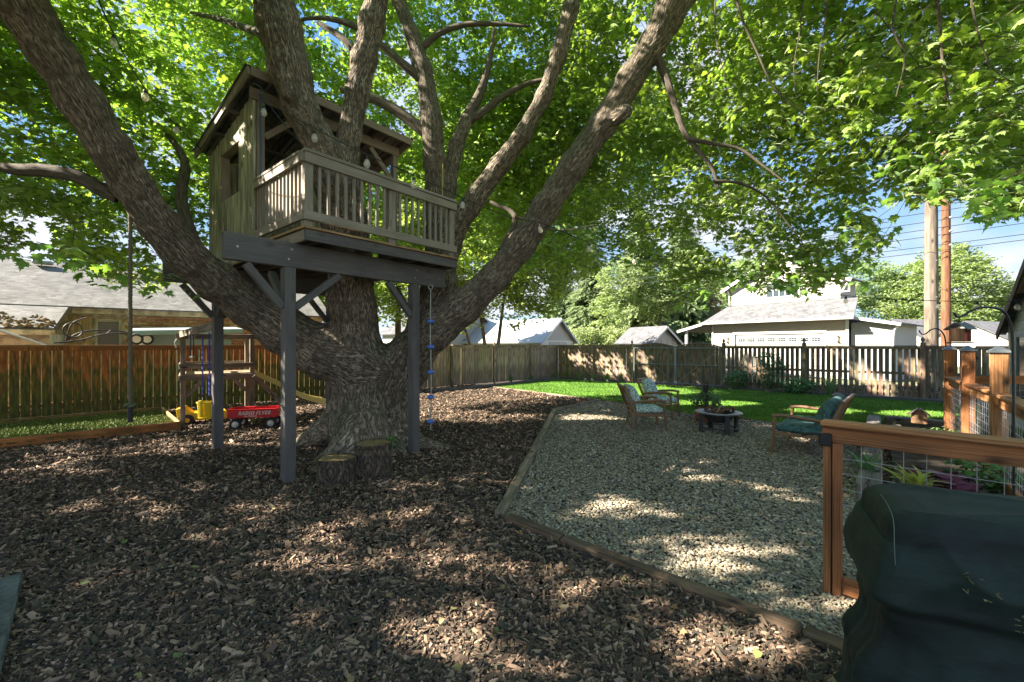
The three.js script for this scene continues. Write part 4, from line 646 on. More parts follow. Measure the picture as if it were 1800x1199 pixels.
// faces local +x; back at -x; z across
function chairParts(t, W, depth, mat, nback) {
  const hw = W / 2;
  for (const s of [-1, 1]) {
    const z = s * (hw - .02);
    part('front_leg', taper([V3(depth * .5 + .02, 0, z), V3(depth * .5, .2, z), V3(depth * .5 - .02, .45, z), V3(depth * .5 - .03, .63, z)], [.028, .024, .026, .024], 10, 8), alu, t);
    part('back_leg', tube([V3(-depth * .5 - .13, 0, z), V3(-depth * .5 - .07, .07, z), V3(-depth * .5 - .01, .2, z), V3(-depth * .5 + .02, .36, z)], .024, 14, 8), alu, t);
    part('back_upright', bar(V3(-depth * .5 + .03, .33, z), V3(-depth * .5 - .23, .95, z), .04, .045, .006), alu, t);
    part('armrest', taper([V3(-depth * .5 - .08, .60, z), V3(-depth * .1, .635, z), V3(depth * .3, .65, z), V3(depth * .5 + .01, .63, z)], [.022, .026, .03, .026], 12, 8), alu, t);
    part('seat_rail', box(-depth * .5 + .03, depth * .5 - .03, .33, .375, z - .02, z + .02, .005), alu, t);
  }
  part('seat_rail', box(depth * .5 - .03, depth * .5 + .01, .33, .375, -hw + .045, hw - .045, .005), alu, t); part('seat_rail', box(-depth * .5, -depth * .5 + .035, .33, .375, -hw + .045, hw - .045, .005), alu, t);
  part('back_rail', bar(V3(-depth * .5 - .215, .925, -hw), V3(-depth * .5 - .215, .925, hw), .04, .05, .006), alu, t); part('back_rail', bar(V3(-depth * .5 - .02, .46, -hw + .04), V3(-depth * .5 - .02, .46, hw - .04), .03, .04, .005), alu, t);
  const n = Math.round(W / .09); for (let i = 1; i < n; i++) { const z = -hw + W * i / n; part('back_slat', bar(V3(-depth * .5 - .03, .485, z), V3(-depth * .5 - .205, .90, z), .03, .012, .003, V3(1, 0, 0)), alu, t); }
  for (let i = 0; i < nback; i++) { const w = (W - .1) / nback, z = -hw + .05 + w * (i + .5); const c = part('seat_cushion', cushion(depth - .04, .12, w - .01, .03), mat, t); c.position.set(.01, .435, z); const b = part('back_cushion', cushion(.52, .15, w - .01, .06), mat, t); b.position.set(-depth * .5 + .01, .70, z); b.rotation.z = 1.97; }
}
const ch = thing('patio_armchair', 'brown framed patio armchair with floral cushions nearest the camera, seen from its side', 'armchair', V3(2.87, 0, -9.12), -.05, 'floral patio armchairs by the fire pit');
chairParts(ch, .68, .62, floralMat, 1);
copyOf(ch, 'patio_armchair', 'floral patio armchair behind the other, turned towards the fire pit', V3(3.72, 0, -10.55), -.62);
const ls = thing('patio_loveseat', 'patio loveseat with dark green cushions and its slatted back to the camera', 'loveseat', V3(5.02, 0, -7.28), Math.atan2(.7, -.74)); chairParts(ls, 1.42, .70, greenMat, 2);
{ // fire pit
  const t = thing('fire_pit', 'round dark metal fire pit table with a bowl of wood on four legs', 'fire pit', V3(4.22, 0, -8.72), .3), iron = plain(.07, .068, .068, .5, .4), wd = wood(.22, .11, .07);
  part('rim', lathe([[.29, .40], [.43, .405], [.445, .415], [.445, .432], [.43, .438], [.29, .43], [.29, .40]], 36), plain(.22, .21, .2, .5, .4), t); part('bowl', lathe([[0, .2], [.15, .22], [.26, .30], [.295, .42], [.285, .42], [.25, .31], [.14, .235], [0, .215]], 30), iron, t);
  for (let i = 0; i < 4; i++) { const a = i * Math.PI / 2 + .3, c = Math.cos(a), s = Math.sin(a); part('leg', [bar(V3(c * .36, 0, s * .36), V3(c * .36, .40, s * .36), .10, .05, .006, V3(c, 0, s))], iron, t); }
  part('lower_ring', new THREE.TorusGeometry(.34, .012, 6, 32).rotateX(1.5708).translate(0, .12, 0), iron, t);
  for (let i = 0; i < 9; i++) { const a = i * 2.4, r = .06 + .02 * i; part('firewood', tube([V3(Math.cos(a) * r - .1, .42 + .012 * (i % 4), Math.sin(a) * r), V3(Math.cos(a) * r + .02, .45 + .01 * i, Math.sin(a) * r + .05), V3(Math.cos(a) * r + .13, .43, Math.sin(a) * r - .03)], .028, 6, 7), wd, t); }
  part('poker_handle', tube([V3(-.13, .43, .1), V3(-.06, .53, .1), V3(.02, .56, .08), V3(.08, .5, .05)], .014, 12, 6), plain(.3, .22, .15), t);
}

// ------------------------------------------------------------------ plants
function bladeGeo(list) {                           // list of blades: [dirAngle, length, lean, width, height0]
  const pos = [];
  for (const [a, len, lean, w, fold = .25] of list) { const c = Math.cos(a), s = Math.sin(a), n = 6, pt = (i) => { const u = i / n, out = lean * len * u * u, up = len * (u - .32 * lean * u * u * u); return [c * out, up, s * out, w * (u < .25 ? .7 + u * 1.2 : 1 - (u - .25) / .75) ]; };
    for (let i = 0; i < n; i++) { const A = pt(i), B = pt(i + 1), e = (q, k) => [q[0] - s * q[3] * k, q[1] + (k ? q[3] * fold : 0), q[2] + c * q[3] * k]; for (const k of [-1, 1]) pos.push(...e(A, 0), ...e(A, k), ...e(B, k), ...e(A, 0), ...e(B, k), ...e(B, 0)); } }
  const g = new THREE.BufferGeometry(); g.setAttribute('position', new THREE.Float32BufferAttribute(pos, 3)); g.computeVertexNormals(); return g;
}
const grn = (r, g, b) => leafy(r, g, b, .35), pr = rng(77);
function strap(name, label, cat, pos, n, len, lean, w, mat, group) { const t = thing(name, label, cat, pos, 0, group); for (let k = 0; k < n; k++) part('leaf', bladeGeo([[pr() * 6.28, len * R(.6, 1.1, pr), lean * R(.3, 1.2, pr), w]]), mat, t).position.set(R(-.08, .08, pr), 0, R(-.08, .08, pr)); return t; }
function leafCloud(n, size, e, y0, seed, wide = 1) { const r = rng(seed), pos = []; for (let i = 0; i < n; i++) { const v = V3(R(-1, 1, r), R(-1, 1, r), R(-1, 1, r)); if (v.length() > 1) { i--; continue; } if (v.length() < .5 && r() < .6) { i--; continue; } const s = size * R(.6, 1.2, r), m = new THREE.Matrix4().compose(V3(v.x * e[0], y0 + v.y * e[1], v.z * e[2]), new THREE.Quaternion().setFromEuler(new THREE.Euler(R(-.3, .9, r), r() * 6.28, R(-.5, .5, r), 'YXZ')), V3(s, s, s)); const L = [[0, 0, 0], [.28 * wide, -.05, .35], [.2 * wide, -.1, .75], [0, -.12, 1.05], [-.2 * wide, -.1, .75], [-.28 * wide, -.05, .35]].map((q) => V3(...q).applyMatrix4(m)), c = V3(0, .03, .45).applyMatrix4(m); for (let k = 0; k < 6; k++) { const a = L[k], b = L[(k + 1) % 6]; pos.push(c.x, c.y, c.z, a.x, a.y, a.z, b.x, b.y, b.z); } } const g = new THREE.BufferGeometry(); g.setAttribute('position', new THREE.Float32BufferAttribute(pos, 3)); g.computeVertexNormals(); return g; }
function bush(name, label, cat, pos, n, size, e, mat, seed, stems = 5, wide = 1) { const t = thing(name, label, cat, pos), sm = plain(.12, .10, .05, .9); part('stems', [...Array(stems)].map((_, k) => { const a = k * 2.4 + seed; return taper([V3(0, 0, 0), V3(Math.cos(a) * e[0] * .3, e[1] * .8, Math.sin(a) * e[2] * .3), V3(Math.cos(a) * e[0] * .6, e[1] * 1.6, Math.sin(a) * e[2] * .6)], [.012, .008, .004], 6, 5); }), sm, t); part('foliage', leafCloud(n, size, e, e[1], seed, wide), mat, t); return t; }
const lily = grn(.13, .26, .05), dayl = grn(.20, .36, .07), iris = grn(.15, .28, .09), peony = grn(.07, .20, .035);
const alongL = (s, off) => { const q = leftAt(s); return V3(q[0] + .7 * off, .03, -q[1] + .7 * off); }, alongB = (s, off) => { const q = backAt(s); return V3(q[0] - .667 * off, .03, -q[1] + .745 * off); };
strap('iris_plant', 'clump of sword leaves by the grey fence post with the round finial', 'plant', alongL(4.0, .45), 16, .62, .8, .022, lily);
strap('lily_plant', 'low arching green clump along the grey fence between post and corner', 'plant', alongL(2.6, .5), 20, .45, 1.0, .02, lily);
strap('lily_plant', 'dark leafy clump in the shaded fence corner', 'plant', alongL(1.0, .55), 18, .55, .9, .022, lily);
strap('iris_plant', 'upright sword leaves at the left end of the sunlit corner fence', 'plant', alongB(.75, .4), 14, .7, .5, .022, dayl);
strap('lily_plant', 'bright arching lily clump left of centre under the sun streaked fence', 'plant', alongB(1.7, .5), 24, .62, 1.0, .022, dayl);
strap('lily_plant', 'bright lily clump under the middle of the sun streaked fence', 'plant', alongB(2.5, .5), 24, .55, 1.0, .022, dayl);
strap('hosta_plant', 'broad leaved pale hosta clump below the sun streaked fence', 'plant', alongB(3.3, .5), 18, .48, 1.1, .05, dayl);
strap('iris_plant', 'sword leaved clump right beside the left gate post', 'plant', alongB(4.1, .45), 14, .55, .8, .024, lily);
bush('peony_bush', 'round leafy shrub just right of the gate', 'shrub', alongB(9.05, .5), 420, .13, [.45, .42, .4], peony, 4);
bush('tall_shrub', 'tall airy shrub reaching the top of the slatted fence', 'shrub', alongB(10.15, .35), 520, .13, [.55, .82, .35], peony, 5, 9);
bush('peony_bush', 'low dense dark leafy shrub between the tall shrub and the iris', 'shrub', alongB(11.1, .6), 520, .13, [.62, .30, .42], peony, 6);
strap('iris_plant', 'large fan of iris leaves against the slatted fence', 'plant', alongB(12.0, .6), 34, .85, .7, .03, iris);
single('edging_stone', box(-.3, .3, 0, .14, -.1, .1, .03).rotateY(.75).translate(...alongB(12.2, 1.05).toArray()), mottled(.36, .27, .19, 2), 'tan stone block at the foot of the iris clump', 'stone');
bush('weed_plant', 'small bright green weeds growing at the foot of the maple trunk', 'plant', V3(-2.06, .12, -6.98), 70, .085, [.2, .1, .14], grn(.16, .36, .05), 37, 3);
{ // potted plant
  const o = V3(4.62, 0, -10.2), t = thing('potted_plant', 'terracotta pot with a dark spiky plant and green foliage behind the fire pit', 'potted plant', o);
  part('pot', lathe([[0, 0], [.15, 0], [.2, .26], [.225, .27], [.225, .33], [.2, .33], [.19, .27], [0, .26]], 24), M.terracotta, t);
  part('foliage', leafCloud(420, .11, [.36, .24, .36], .47, 15, .9), grn(.10, .20, .045), t);
  for (let k = 0; k < 22; k++) part('spike_leaf', bladeGeo([[pr() * 6.28, R(.55, .85, pr), R(.1, .7, pr), .016]]), plain(.06, .045, .05, .6, 0, { side: THREE.DoubleSide }), t).position.set(R(-.03, .03, pr), .3, R(-.03, .03, pr));
  const t2 = thing('plant_pot', 'small terracotta pot leaning beside the potted spiky plant', 'pot', V3(4.38, .0, -9.85)); part('pot', lathe([[0, 0], [.11, 0], [.145, .2], [.16, .2], [.16, .25], [.14, .25], [.13, .2], [0, .2]], 20), M.terracotta, t2); part('soil', new THREE.CylinderGeometry(.13, .13, .01, 16).translate(0, .215, 0), plain(.05, .035, .025, 1), t2);
}

// ------------------------------------------------------------------ garden bed: railway ties, plants, fence of posts and wire
const tieBar = (label, a, b) => { const o = vd(lerp2(a, b, .5)), g = away(bar(vd(a, .11), vd(b, .11), .23, .22, .02), o), p = g.attributes.position; const t = thing('railway_tie', label, 'timber', o); part('timber', g, M.tie, t); return t; };
const T0 = [4.05, 4.85], T1 = [8.15, 9.6];
const t1 = tieBar('old grey railway tie with metal staples in its near end', T0, lerp2(T0, T1, .36));
for (const k of [-.06, .06]) part('staple', tube([V3(-.71 + k * .74, .16, .86 - k * .86), V3(-.735 + k * .76, .235, .845 - k * .8), V3(-.70 + k * .8, .24, .80 - k * .8), V3(-.66 + k * .8, .2, .78 - k * .8)].map((v) => v.add(V3(.0, 0, .0))), .009, 10, 5), M.black, t1);
tieBar('middle grey railway tie of the bed edge, behind the loveseat', lerp2(T0, T1, .365), lerp2(T0, T1, .70));
tieBar('farthest grey railway tie of the bed edge, next to the lawn', lerp2(T0, T1, .705), T1);
tieBar('brown tie closing the far end of the bed below the birdhouse', [8.3, 9.5], [9.25, 8.6]);
strap('hosta_plant', 'yellow green hosta in the bed behind the grill', 'plant', V3(4.72, .08, -5.0), 22, .36, 1.3, .045, grn(.42, .48, .06));
strap('lily_plant', 'dark green strappy plant in the bed near the tie end', 'plant', V3(4.55, .08, -5.45), 24, .42, 1.0, .03, grn(.08, .2, .05));
bush('coral_bells', 'ruffled purple leaved plant in the bed behind the grill', 'plant', V3(5.12, .06, -5.02), 150, .17, [.25, .13, .25], leafy(.13, .025, .06, .2), 31, 4, 1.9);
bush('leafy_plant', 'green leafy plant right of the purple one in the bed', 'plant', V3(5.6, .06, -5.05), 260, .12, [.36, .2, .3], grn(.09, .22, .04), 32, 5);
bush('fern_plant', 'feathery green plant at the foot of the middle wire fence post', 'plant', V3(7.05, .06, -7.0), 380, .09, [.5, .2, .4], grn(.13, .28, .05), 33, 6, .6);
bush('leafy_plant', 'small pale leafy plant in the far half of the bed', 'plant', V3(6.3, .06, -7.4), 200, .1, [.35, .12, .3], grn(.15, .27, .07), 34, 5);
{ const t = thing('fallen_log', 'pale weathered log lying on the bed soil near the birdhouse', 'log', V3(7.4, .07, -8.4), .5); part('wood', taper([V3(-.6, .06, 0), V3(-.2, .08, .05), V3(.3, .07, 0), V3(.7, .05, -.05)], [.05, .075, .065, .03], 14, 8), wood(.45, .38, .29, grainW), t); part('stub', taper([V3(.1, .08, 0), V3(.2, .2, .05)], [.03, .015], 4, 6), wood(.45, .38, .29, grainW), t); }
function wireMesh(o, a, b, y0, y1, sp, r = .0025) { // welded wire between two points
  const g = [], L = a.distanceTo(b), n = Math.round(L / sp), m = Math.round((y1 - y0) / sp), at = (u, y) => a.clone().lerp(b, u).setY(y).sub(o);
  for (let i = 1; i < n; i++) g.push(bar(at(i / n, y0), at(i / n, y1), r * 2, r * 2, r * .6)); for (let j = 1; j < m; j++) g.push(bar(at(0, y0 + (y1 - y0) * j / m + r * 2), at(1, y0 + (y1 - y0) * j / m + r * 2), r * 2, r * 2, r * .6)); return g;
}
const redW = [wood(.56, .24, .09, grainA, .75), wood(.50, .20, .072, grainA, .75), wood(.62, .29, .115, grainA, .75)];
{ // near panel
  const d = V3(.695, 0, .719), p1 = V3(2.28, 0, -3.08), at = (s, y = 0) => p1.clone().addScaledVector(d, s).setY(y), o = p1.clone();
  const t = thing('garden_fence', 'near cedar framed wire fence panel behind the grill, with a black latch', 'fence', p1), A = (g) => away(g, o), nrm = V3(-.719, 0, .695);
  part('post', A(bar(at(0, 0), at(0, 1.10), .09, .045, .004, d)), redW[0], t); part('post', A(bar(at(.055, 0).addScaledVector(nrm, -.012), at(.055, 1.10).addScaledVector(nrm, -.012), .09, .05, .004, d)), redW[1], t);
  part('rail', A(bar(at(-.03, 1.16), at(1.7, 1.16), .045, .115, .005)), redW[0], t); part('cap_rail', A(bar(at(-.035, 1.238), at(1.7, 1.238), .135, .036, .006)), redW[2], t);
  part('bottom_rail', A(bar(at(.09, .10), at(1.7, .10), .045, .12, .005)), redW[1], t);
  part('wire_mesh', wireMesh(o, at(.08), at(1.7), .12, 1.1, .105, .0022), M.wire, t);
  part('latch', [A(bar(at(-.045, 1.12), at(.03, 1.12), .12, .09, .008)), tube([at(-.05, 1.14).sub(o), at(-.1, 1.145).sub(o), at(-.16, 1.12).sub(o)], .008, 8, 6)], M.black, t);
}
{ // far row with 6x6 posts and caps
  const pts = [[8.15, 7.95], [6.95, 6.5], [5.88, 5.15], [4.75, 3.85]], o = vd(pts[1]);
  const t = thing('wire_fence', 'cedar framed wire fence with capped posts on the right of the bed', 'fence', o), rest = [0, 1.2, 1.2, 1.2];
  const capM = plain(.16, .18, .19, .4, .4), ang = Math.atan2(.772, .64);
  pts.forEach((p, i) => { if (i === 3) return; const q = vd(p).sub(o), m = part('post', cb(.14, 1.70, .14, .006), redW[i % 3], t); m.position.set(q.x, .85, q.z); m.rotation.y = ang; const c = part('post_cap', [cb(.185, .028, .185, .004).translate(0, .865, 0), new THREE.ConeGeometry(.115, .06, 4).rotateY(Math.PI / 4).translate(0, .91, 0)], capM, m); });
  for (let i = 0; i < 3; i++) { const a = vd(pts[i]), b = vd(pts[i + 1]), u = b.clone().sub(a).normalize(), A = a.clone().addScaledVector(u, .075), B = b.clone().addScaledVector(u, -.075), f = (s, y) => (s ? B : A).clone().setY(y).sub(o); part('rail', bar(f(0, 1.12), f(1, 1.12), .045, .13, .005), redW[(i + 1) % 3], t); part('cap_rail', bar(f(0, 1.205), f(1, 1.205), .135, .036, .005), redW[i], t); part('bottom_rail', bar(f(0, .2), f(1, .2), .045, .12, .005), redW[(i + 2) % 3], t); part('wire_mesh', wireMesh(o, A, B, .25, 1.06, .105, .0025), M.wire, t); }
  const a = vd(pts[0]), b = a.clone().add(V3(2.2, 0, -.1)), f = (q, y) => q.clone().setY(y).sub(o); part('rail', bar(f(a.clone().add(V3(.1, 0, 0)), 1.14), f(b, 1.14), .045, .15, .005), redW[2], t); part('wire_mesh', wireMesh(o, a.clone().add(V3(.1, 0, 0)), b, .2, 1.06, .12, .0025), M.wire, t);
}
{ // birdhouse on the ground
  const t = thing('birdhouse', 'small wooden birdhouse standing at the far corner of the bed', 'birdhouse', V3(8.35, .2, -8.75), -.75), w = wood(.5, .3, .17), rf = wood(.42, .3, .24);
  const sh = new THREE.Shape([[-.12, 0], [.12, 0], [.12, .16], [0, .27], [-.12, .16]].map((q) => new THREE.Vector2(...q))); sh.holes.push(new THREE.Path().absarc(0, .14, .028, 0, 6.3)); part('body', new THREE.ExtrudeGeometry(sh, { depth: .24, bevelEnabled: false }).translate(0, 0, -.12), w, t);
  for (const s of [-1, 1]) part('roof_panel', bar(V3(s * .012, .292, 0), V3(s * .175, .142, 0), .32, .016, .003), rf, t); part('perch', new THREE.CylinderGeometry(.006, .006, .06, 6).rotateX(1.57).translate(0, .08, .15), w, t);
}
{ // shepherd hooks and feeder
  const d = 3.35, q = (x, y) => P(x, y, d), b = q(1782, 800); const t = thing('shepherd_hook', 'tall black shepherd hook in front of the capped fence posts, holding the feeder', 'garden hook', V3(b.x, 0, b.z));
  const o = t.position, pts = [V3(b.x, .05, b.z), V3(b.x, 1.2, b.z), q(1781, 640), q(1777, 572), q(1766, 549), q(1745, 541), q(1722, 541), q(1703, 549), q(1690, 557), q(1681, 557), q(1677, 550)]; part('rod', tube(pts.map((v) => v.clone().sub(o)), .0085, 60, 7), M.black, t);
  const fp = q(1688, 557), f = thing('bird_feeder', 'small red and wooden house shaped bird feeder hanging from the tall hook', 'bird feeder', V3(fp.x, fp.y - .21, fp.z), .35), w = wood(.3, .16, .09);
  part('base', box(-.065, .065, 0, .012, -.055, .055, .003), w, f); part('side', [box(-.05, -.042, .014, .12, -.045, .045, .002), box(.042, .05, .014, .12, -.045, .045, .002)], w, f); part('seed_box', box(-.035, .035, .014, .085, -.03, .03, .004), plain(.45, .04, .02, .5), f);
  for (const s of [-1, 1]) part('roof_panel', bar(V3(0, .162, s * .008), V3(0, .108, s * .075), .135, .008, .002, V3(0, 1, 0)), plain(.10, .11, .12, .5), f); part('hanger', tube([V3(0, .16, 0), V3(-.012, .185, 0), V3(0, .21, 0)], .003, 8, 5), M.black, f);
  const d2 = 9.3, q2 = (x, y) => P(x, y, d2), b2 = q2(1665, 740), h = thing('shepherd_hook', 'shorter black hook standing behind the capped fence posts by the birdhouse', 'garden hook', V3(b2.x, 0, b2.z)); part('rod', tube([V3(b2.x, .1, b2.z), V3(b2.x, 1.1, b2.z), q2(1663, 610), q2(1659, 588), q2(1648, 578), q2(1636, 580), q2(1627, 587), q2(1619, 587), q2(1616, 581)].map((v) => v.clone().sub(h.position)), .013, 50, 7), M.black, h);
}

// ------------------------------------------------------------------ the covered grill
{
  const o = V3(1.32, 0, -1.52), t = thing('covered_grill', 'barbecue grill hidden under a dark green fabric cover, lower right', 'grill', o, Math.atan2(-.475, .88));
  const Wd = 1.35, Dp = .5, nA = 440, pos = [], ix = [], uvs = [];
  // half profile by height: outward offset of the skirt, from the crown of the lid down to the hem
  const levels = [];
  for (let i = 0; i <= 26; i++) levels.push([1.215 - i * .0135, 0]); for (let i = 1; i <= 60; i++) levels.push([1.215 - 26 * .0135 - i * .0143, 0]);
  const offs = (y) => y > 1.165 ? -.055 * Math.pow((y - 1.165) / .05, 2.6) : y > .9 ? .012 * smooth(1.165, 1.0, y) : y > .83 ? .012 - .038 * smooth(.89, .845, y) : -.026 + .06 * smooth(.83, .2, y);
  for (let l = 0; l < levels.length; l++) {
    const y = levels[l][0];
    for (let k = 0; k < nA; k++) {
      const q4 = k / nA * 4, sd = Math.floor(q4), fr = (q4 - sd) * 2 - 1, [sx, sz] = [[1, fr], [-fr, 1], [-1, -fr], [fr, -1]][sd], a = Math.atan2(sz * .4, sx), ca = Math.cos(a), sa = Math.sin(a), e = .13 + .14 * smooth(.9, .6, y) + .08 * smooth(1.15, 1.215, y), off = offs(y);
      let hx = Wd / 2 + off, hz = Dp / 2 + off; const left = Math.max(0, -ca) ** 2; hx += left * (-.03 + .02 * smooth(1.18, 1.0, y) - .0 * smooth(1.0, .84, y) + .05 * smooth(.80, .5, y));
      const pn = 2 / e, rr = Math.pow(Math.abs(sx) ** pn + Math.abs(sz) ** pn, -1 / pn); let x = sx * rr * hx, z = sz * rr * hz;
      const low = smooth(.95, .5, y), fold = .035 * low * N(a * 5.0, y * 1.2, 3) + .018 * low * N(a * 13, y * 2, 8) + (.009 * N(x * 3.2, y * 5, z * 3.2) + .008 * Math.abs(N(x * 4 - y * 5, y * 3 + x * 2, z * 4))) + .006 * N(x * 9 + y * 6, y * 9, z * 9) * smooth(1.22, 1.1, y);
      const crease = .022 * Math.pow(Math.max(0, 1 - 2.6 * Math.abs(N(x * 2.4 + y * 2.2, y * 3.0 - x * 1.4, 5))), 2.2) * smooth(1.21, 1.12, y) + .012 * Math.pow(Math.max(0, 1 - 3 * Math.abs(N(x * 5.5 - y * 3, y * 4.2, 9 + z))), 2) * smooth(1.215, 1.15, y);
      const drag = .012 * Math.sin((x * 5 - y * 14) * 1.0 + 2 * N(x * 2, y * 2, 1)) * smooth(.82, .95, y) * smooth(1.15, 1.05, y) * Math.max(0, 1 - (x + Wd / 2) / .5);
      const nl = Math.hypot(sx ** 5, sz ** 5), nx = sx ** 5 / nl, nz = sz ** 5 / nl; x += nx * (fold + drag + crease); z += nz * (fold + drag + crease);
      const sag = y > 1.12 ? -.012 * Math.cos(x * 3 + 1) + .008 * N(x * 4, z * 6, 2) : .0; pos.push(x + Wd / 2, y + sag + (y > 1.1 ? -.02 * smooth(.5, .68, -x) : -.0), -Dp / 2 + z); uvs.push(a * .3, y);
    }
  }
  const c = pos.length / 3; // the top: rings closing towards the middle
  const top0 = pos.slice(0, nA * 3);
  for (let q = 1; q <= 8; q++) for (let k = 0; k < nA; k++) { const f = 1 - q / 8, X = Wd / 2 + (top0[k * 3] - Wd / 2) * f, Z = -Dp / 2 + (top0[k * 3 + 2] + Dp / 2) * f; pos.push(X, top0[k * 3 + 1] * f + 1.222 * (1 - f) + .010 * (1 - f) + .005 * N(X * 7, Z * 9, 2) - .05 * (0) , Z); uvs.push(X, Z); }
  for (let l = 0; l + 1 < levels.length; l++) for (let k = 0; k < nA; k++) { const a = l * nA + k, b = l * nA + (k + 1) % nA; ix.push(a, b, a + nA, b, b + nA, a + nA); }
  for (let q = 0; q < 8; q++) for (let k = 0; k < nA; k++) { const ra = q ? c + (q - 1) * nA : 0, rb = c + q * nA, a = ra + k, b = ra + (k + 1) % nA, d = rb + k, e2 = rb + (k + 1) % nA; ix.push(a, d, b, b, d, e2); }
  const g = new THREE.BufferGeometry(); g.setAttribute('position', new THREE.Float32BufferAttribute(pos, 3)); g.setAttribute('uv', new THREE.Float32BufferAttribute(uvs, 2)); g.setIndex(ix); g.computeVertexNormals();
  part('cover', g, new THREE.MeshStandardMaterial({ color: C(.011, .030, .024), map: rep(blotch, 1.5, 1.5), bumpMap: rep(fineBump, 9, 9), bumpScale: .0012, roughness: .78, side: THREE.DoubleSide }), t);
  part('seam', [tube([V3(.06, 1.185, -.30), V3(.045, 1.195, -.14), V3(.035, 1.17, -.02), V3(.03, 1.08, .012), V3(.035, 1.0, .017), V3(.05, .93, .02)], .0013, 30, 5)], plain(.14, .17, .15, .8), t);
  const r = rng(5), litter = []; for (let i = 0; i < 30; i++) { const cl = i % 3, x = [.22, .34, .5][cl] + R(-.05, .05, r), y = [1.03, .95, .98][cl] + R(-.035, .035, r); litter.push(bar(V3(x, y, .045 + .03 * smooth(1.1, .95, y)), V3(x + R(-.022, .022, r), y + R(-.014, .014, r), .05 + .03 * smooth(1.1, .95, y)), .003 + .003 * (i % 2), .002, .0006)); } 
  part('litter', litter, plain(.15, .125, .055, .9), t);
}

// ------------------------------------------------------------------ neighbours
const shingle = (r, g, b, seed) => new THREE.MeshStandardMaterial({ map: tex(512, 512, (u, v) => { const row = Math.floor(v * 20), f = v * 20 - row, cell = Math.floor(u * 26 + (row % 2) * .5 + N(row * 3.1, 0, seed) * 2), k = (.82 + .2 * N(cell * 1.7, row * 2.3, seed) + .14 * fbm(u * 6, v * 6, seed, 3)) * (f < .13 ? .62 : 1); return [r * k, g * k, b * k]; }, true, THREE.RepeatWrapping), bumpMap: shBump, bumpScale: .02, roughness: .95 });
const shBump = tex(64, 512, (u, v) => { const f = v * 20 % 1; return [f, f, f]; }, false, THREE.RepeatWrapping);
const roofGrey = shingle(.46, .46, .47, 3), roofPale = shingle(.54, .53, .51, 8), roofWhite = plain(.5, .51, .52, .5, .2);
const slope = (a, b, h, th, mat, name, parent, o) => part(name, (() => { // a roof slab: eave line a-b, rising to line h (two points), with thickness
  const [p, q] = h, n = b.clone().sub(a).cross(p.clone().sub(a)).normalize(); if (n.y < 0) n.negate(); const lo = n.clone().multiplyScalar(-th), pos = [], uv = [], f = (A, B, Cc, D, us) => { const L1 = A.distanceTo(B) / 3, L2 = A.distanceTo(D) / 3; pos.push(...A, ...B, ...Cc, ...A, ...Cc, ...D); uv.push(0, 0, L1, 0, L1, L2, 0, 0, L1, L2, 0, L2); };
  const T = [a, b, q, p], Bt = T.map((v) => v.clone().add(lo)); f(...T); f(...Bt); for (let i = 0; i < 4; i++) f(T[i], T[(i + 1) % 4], Bt[(i + 1) % 4], Bt[i]);
  const g = new THREE.BufferGeometry(); g.setAttribute('position', new THREE.Float32BufferAttribute(pos, 3)); g.setAttribute('uv', new THREE.Float32BufferAttribute(uv, 2)); g.computeVertexNormals(); return away(g, o ?? V3(0, 0, 0)); })(), mat, parent);
function lap(t, x0, x1, y0, y1, z, mat, expo = .17, gable) { // lap siding as separate boards; gable(y) trims the ends
  for (let y = y0; y < y1 - .02; y += expo) { const e = gable ? gable(y + expo * .7) : 0; if (x0 + e > x1 - e - .1) break; const m = part('siding_board', box(x0 + e, x1 - e, y, Math.min(y + expo - .003, y1), z - .012, z + .012, .003), mat, t); m.rotation.x = 0; m.geometry.translate(0, 0, (Math.round(y / expo) % 2) * .004); }
}
const cream = plain(.42, .365, .285, .8), creamW = plain(.42, .40, .36, .7), greySide = plain(.33, .335, .32, .8), tan = mottled(.85, .66, .42, .7, .9, .001);
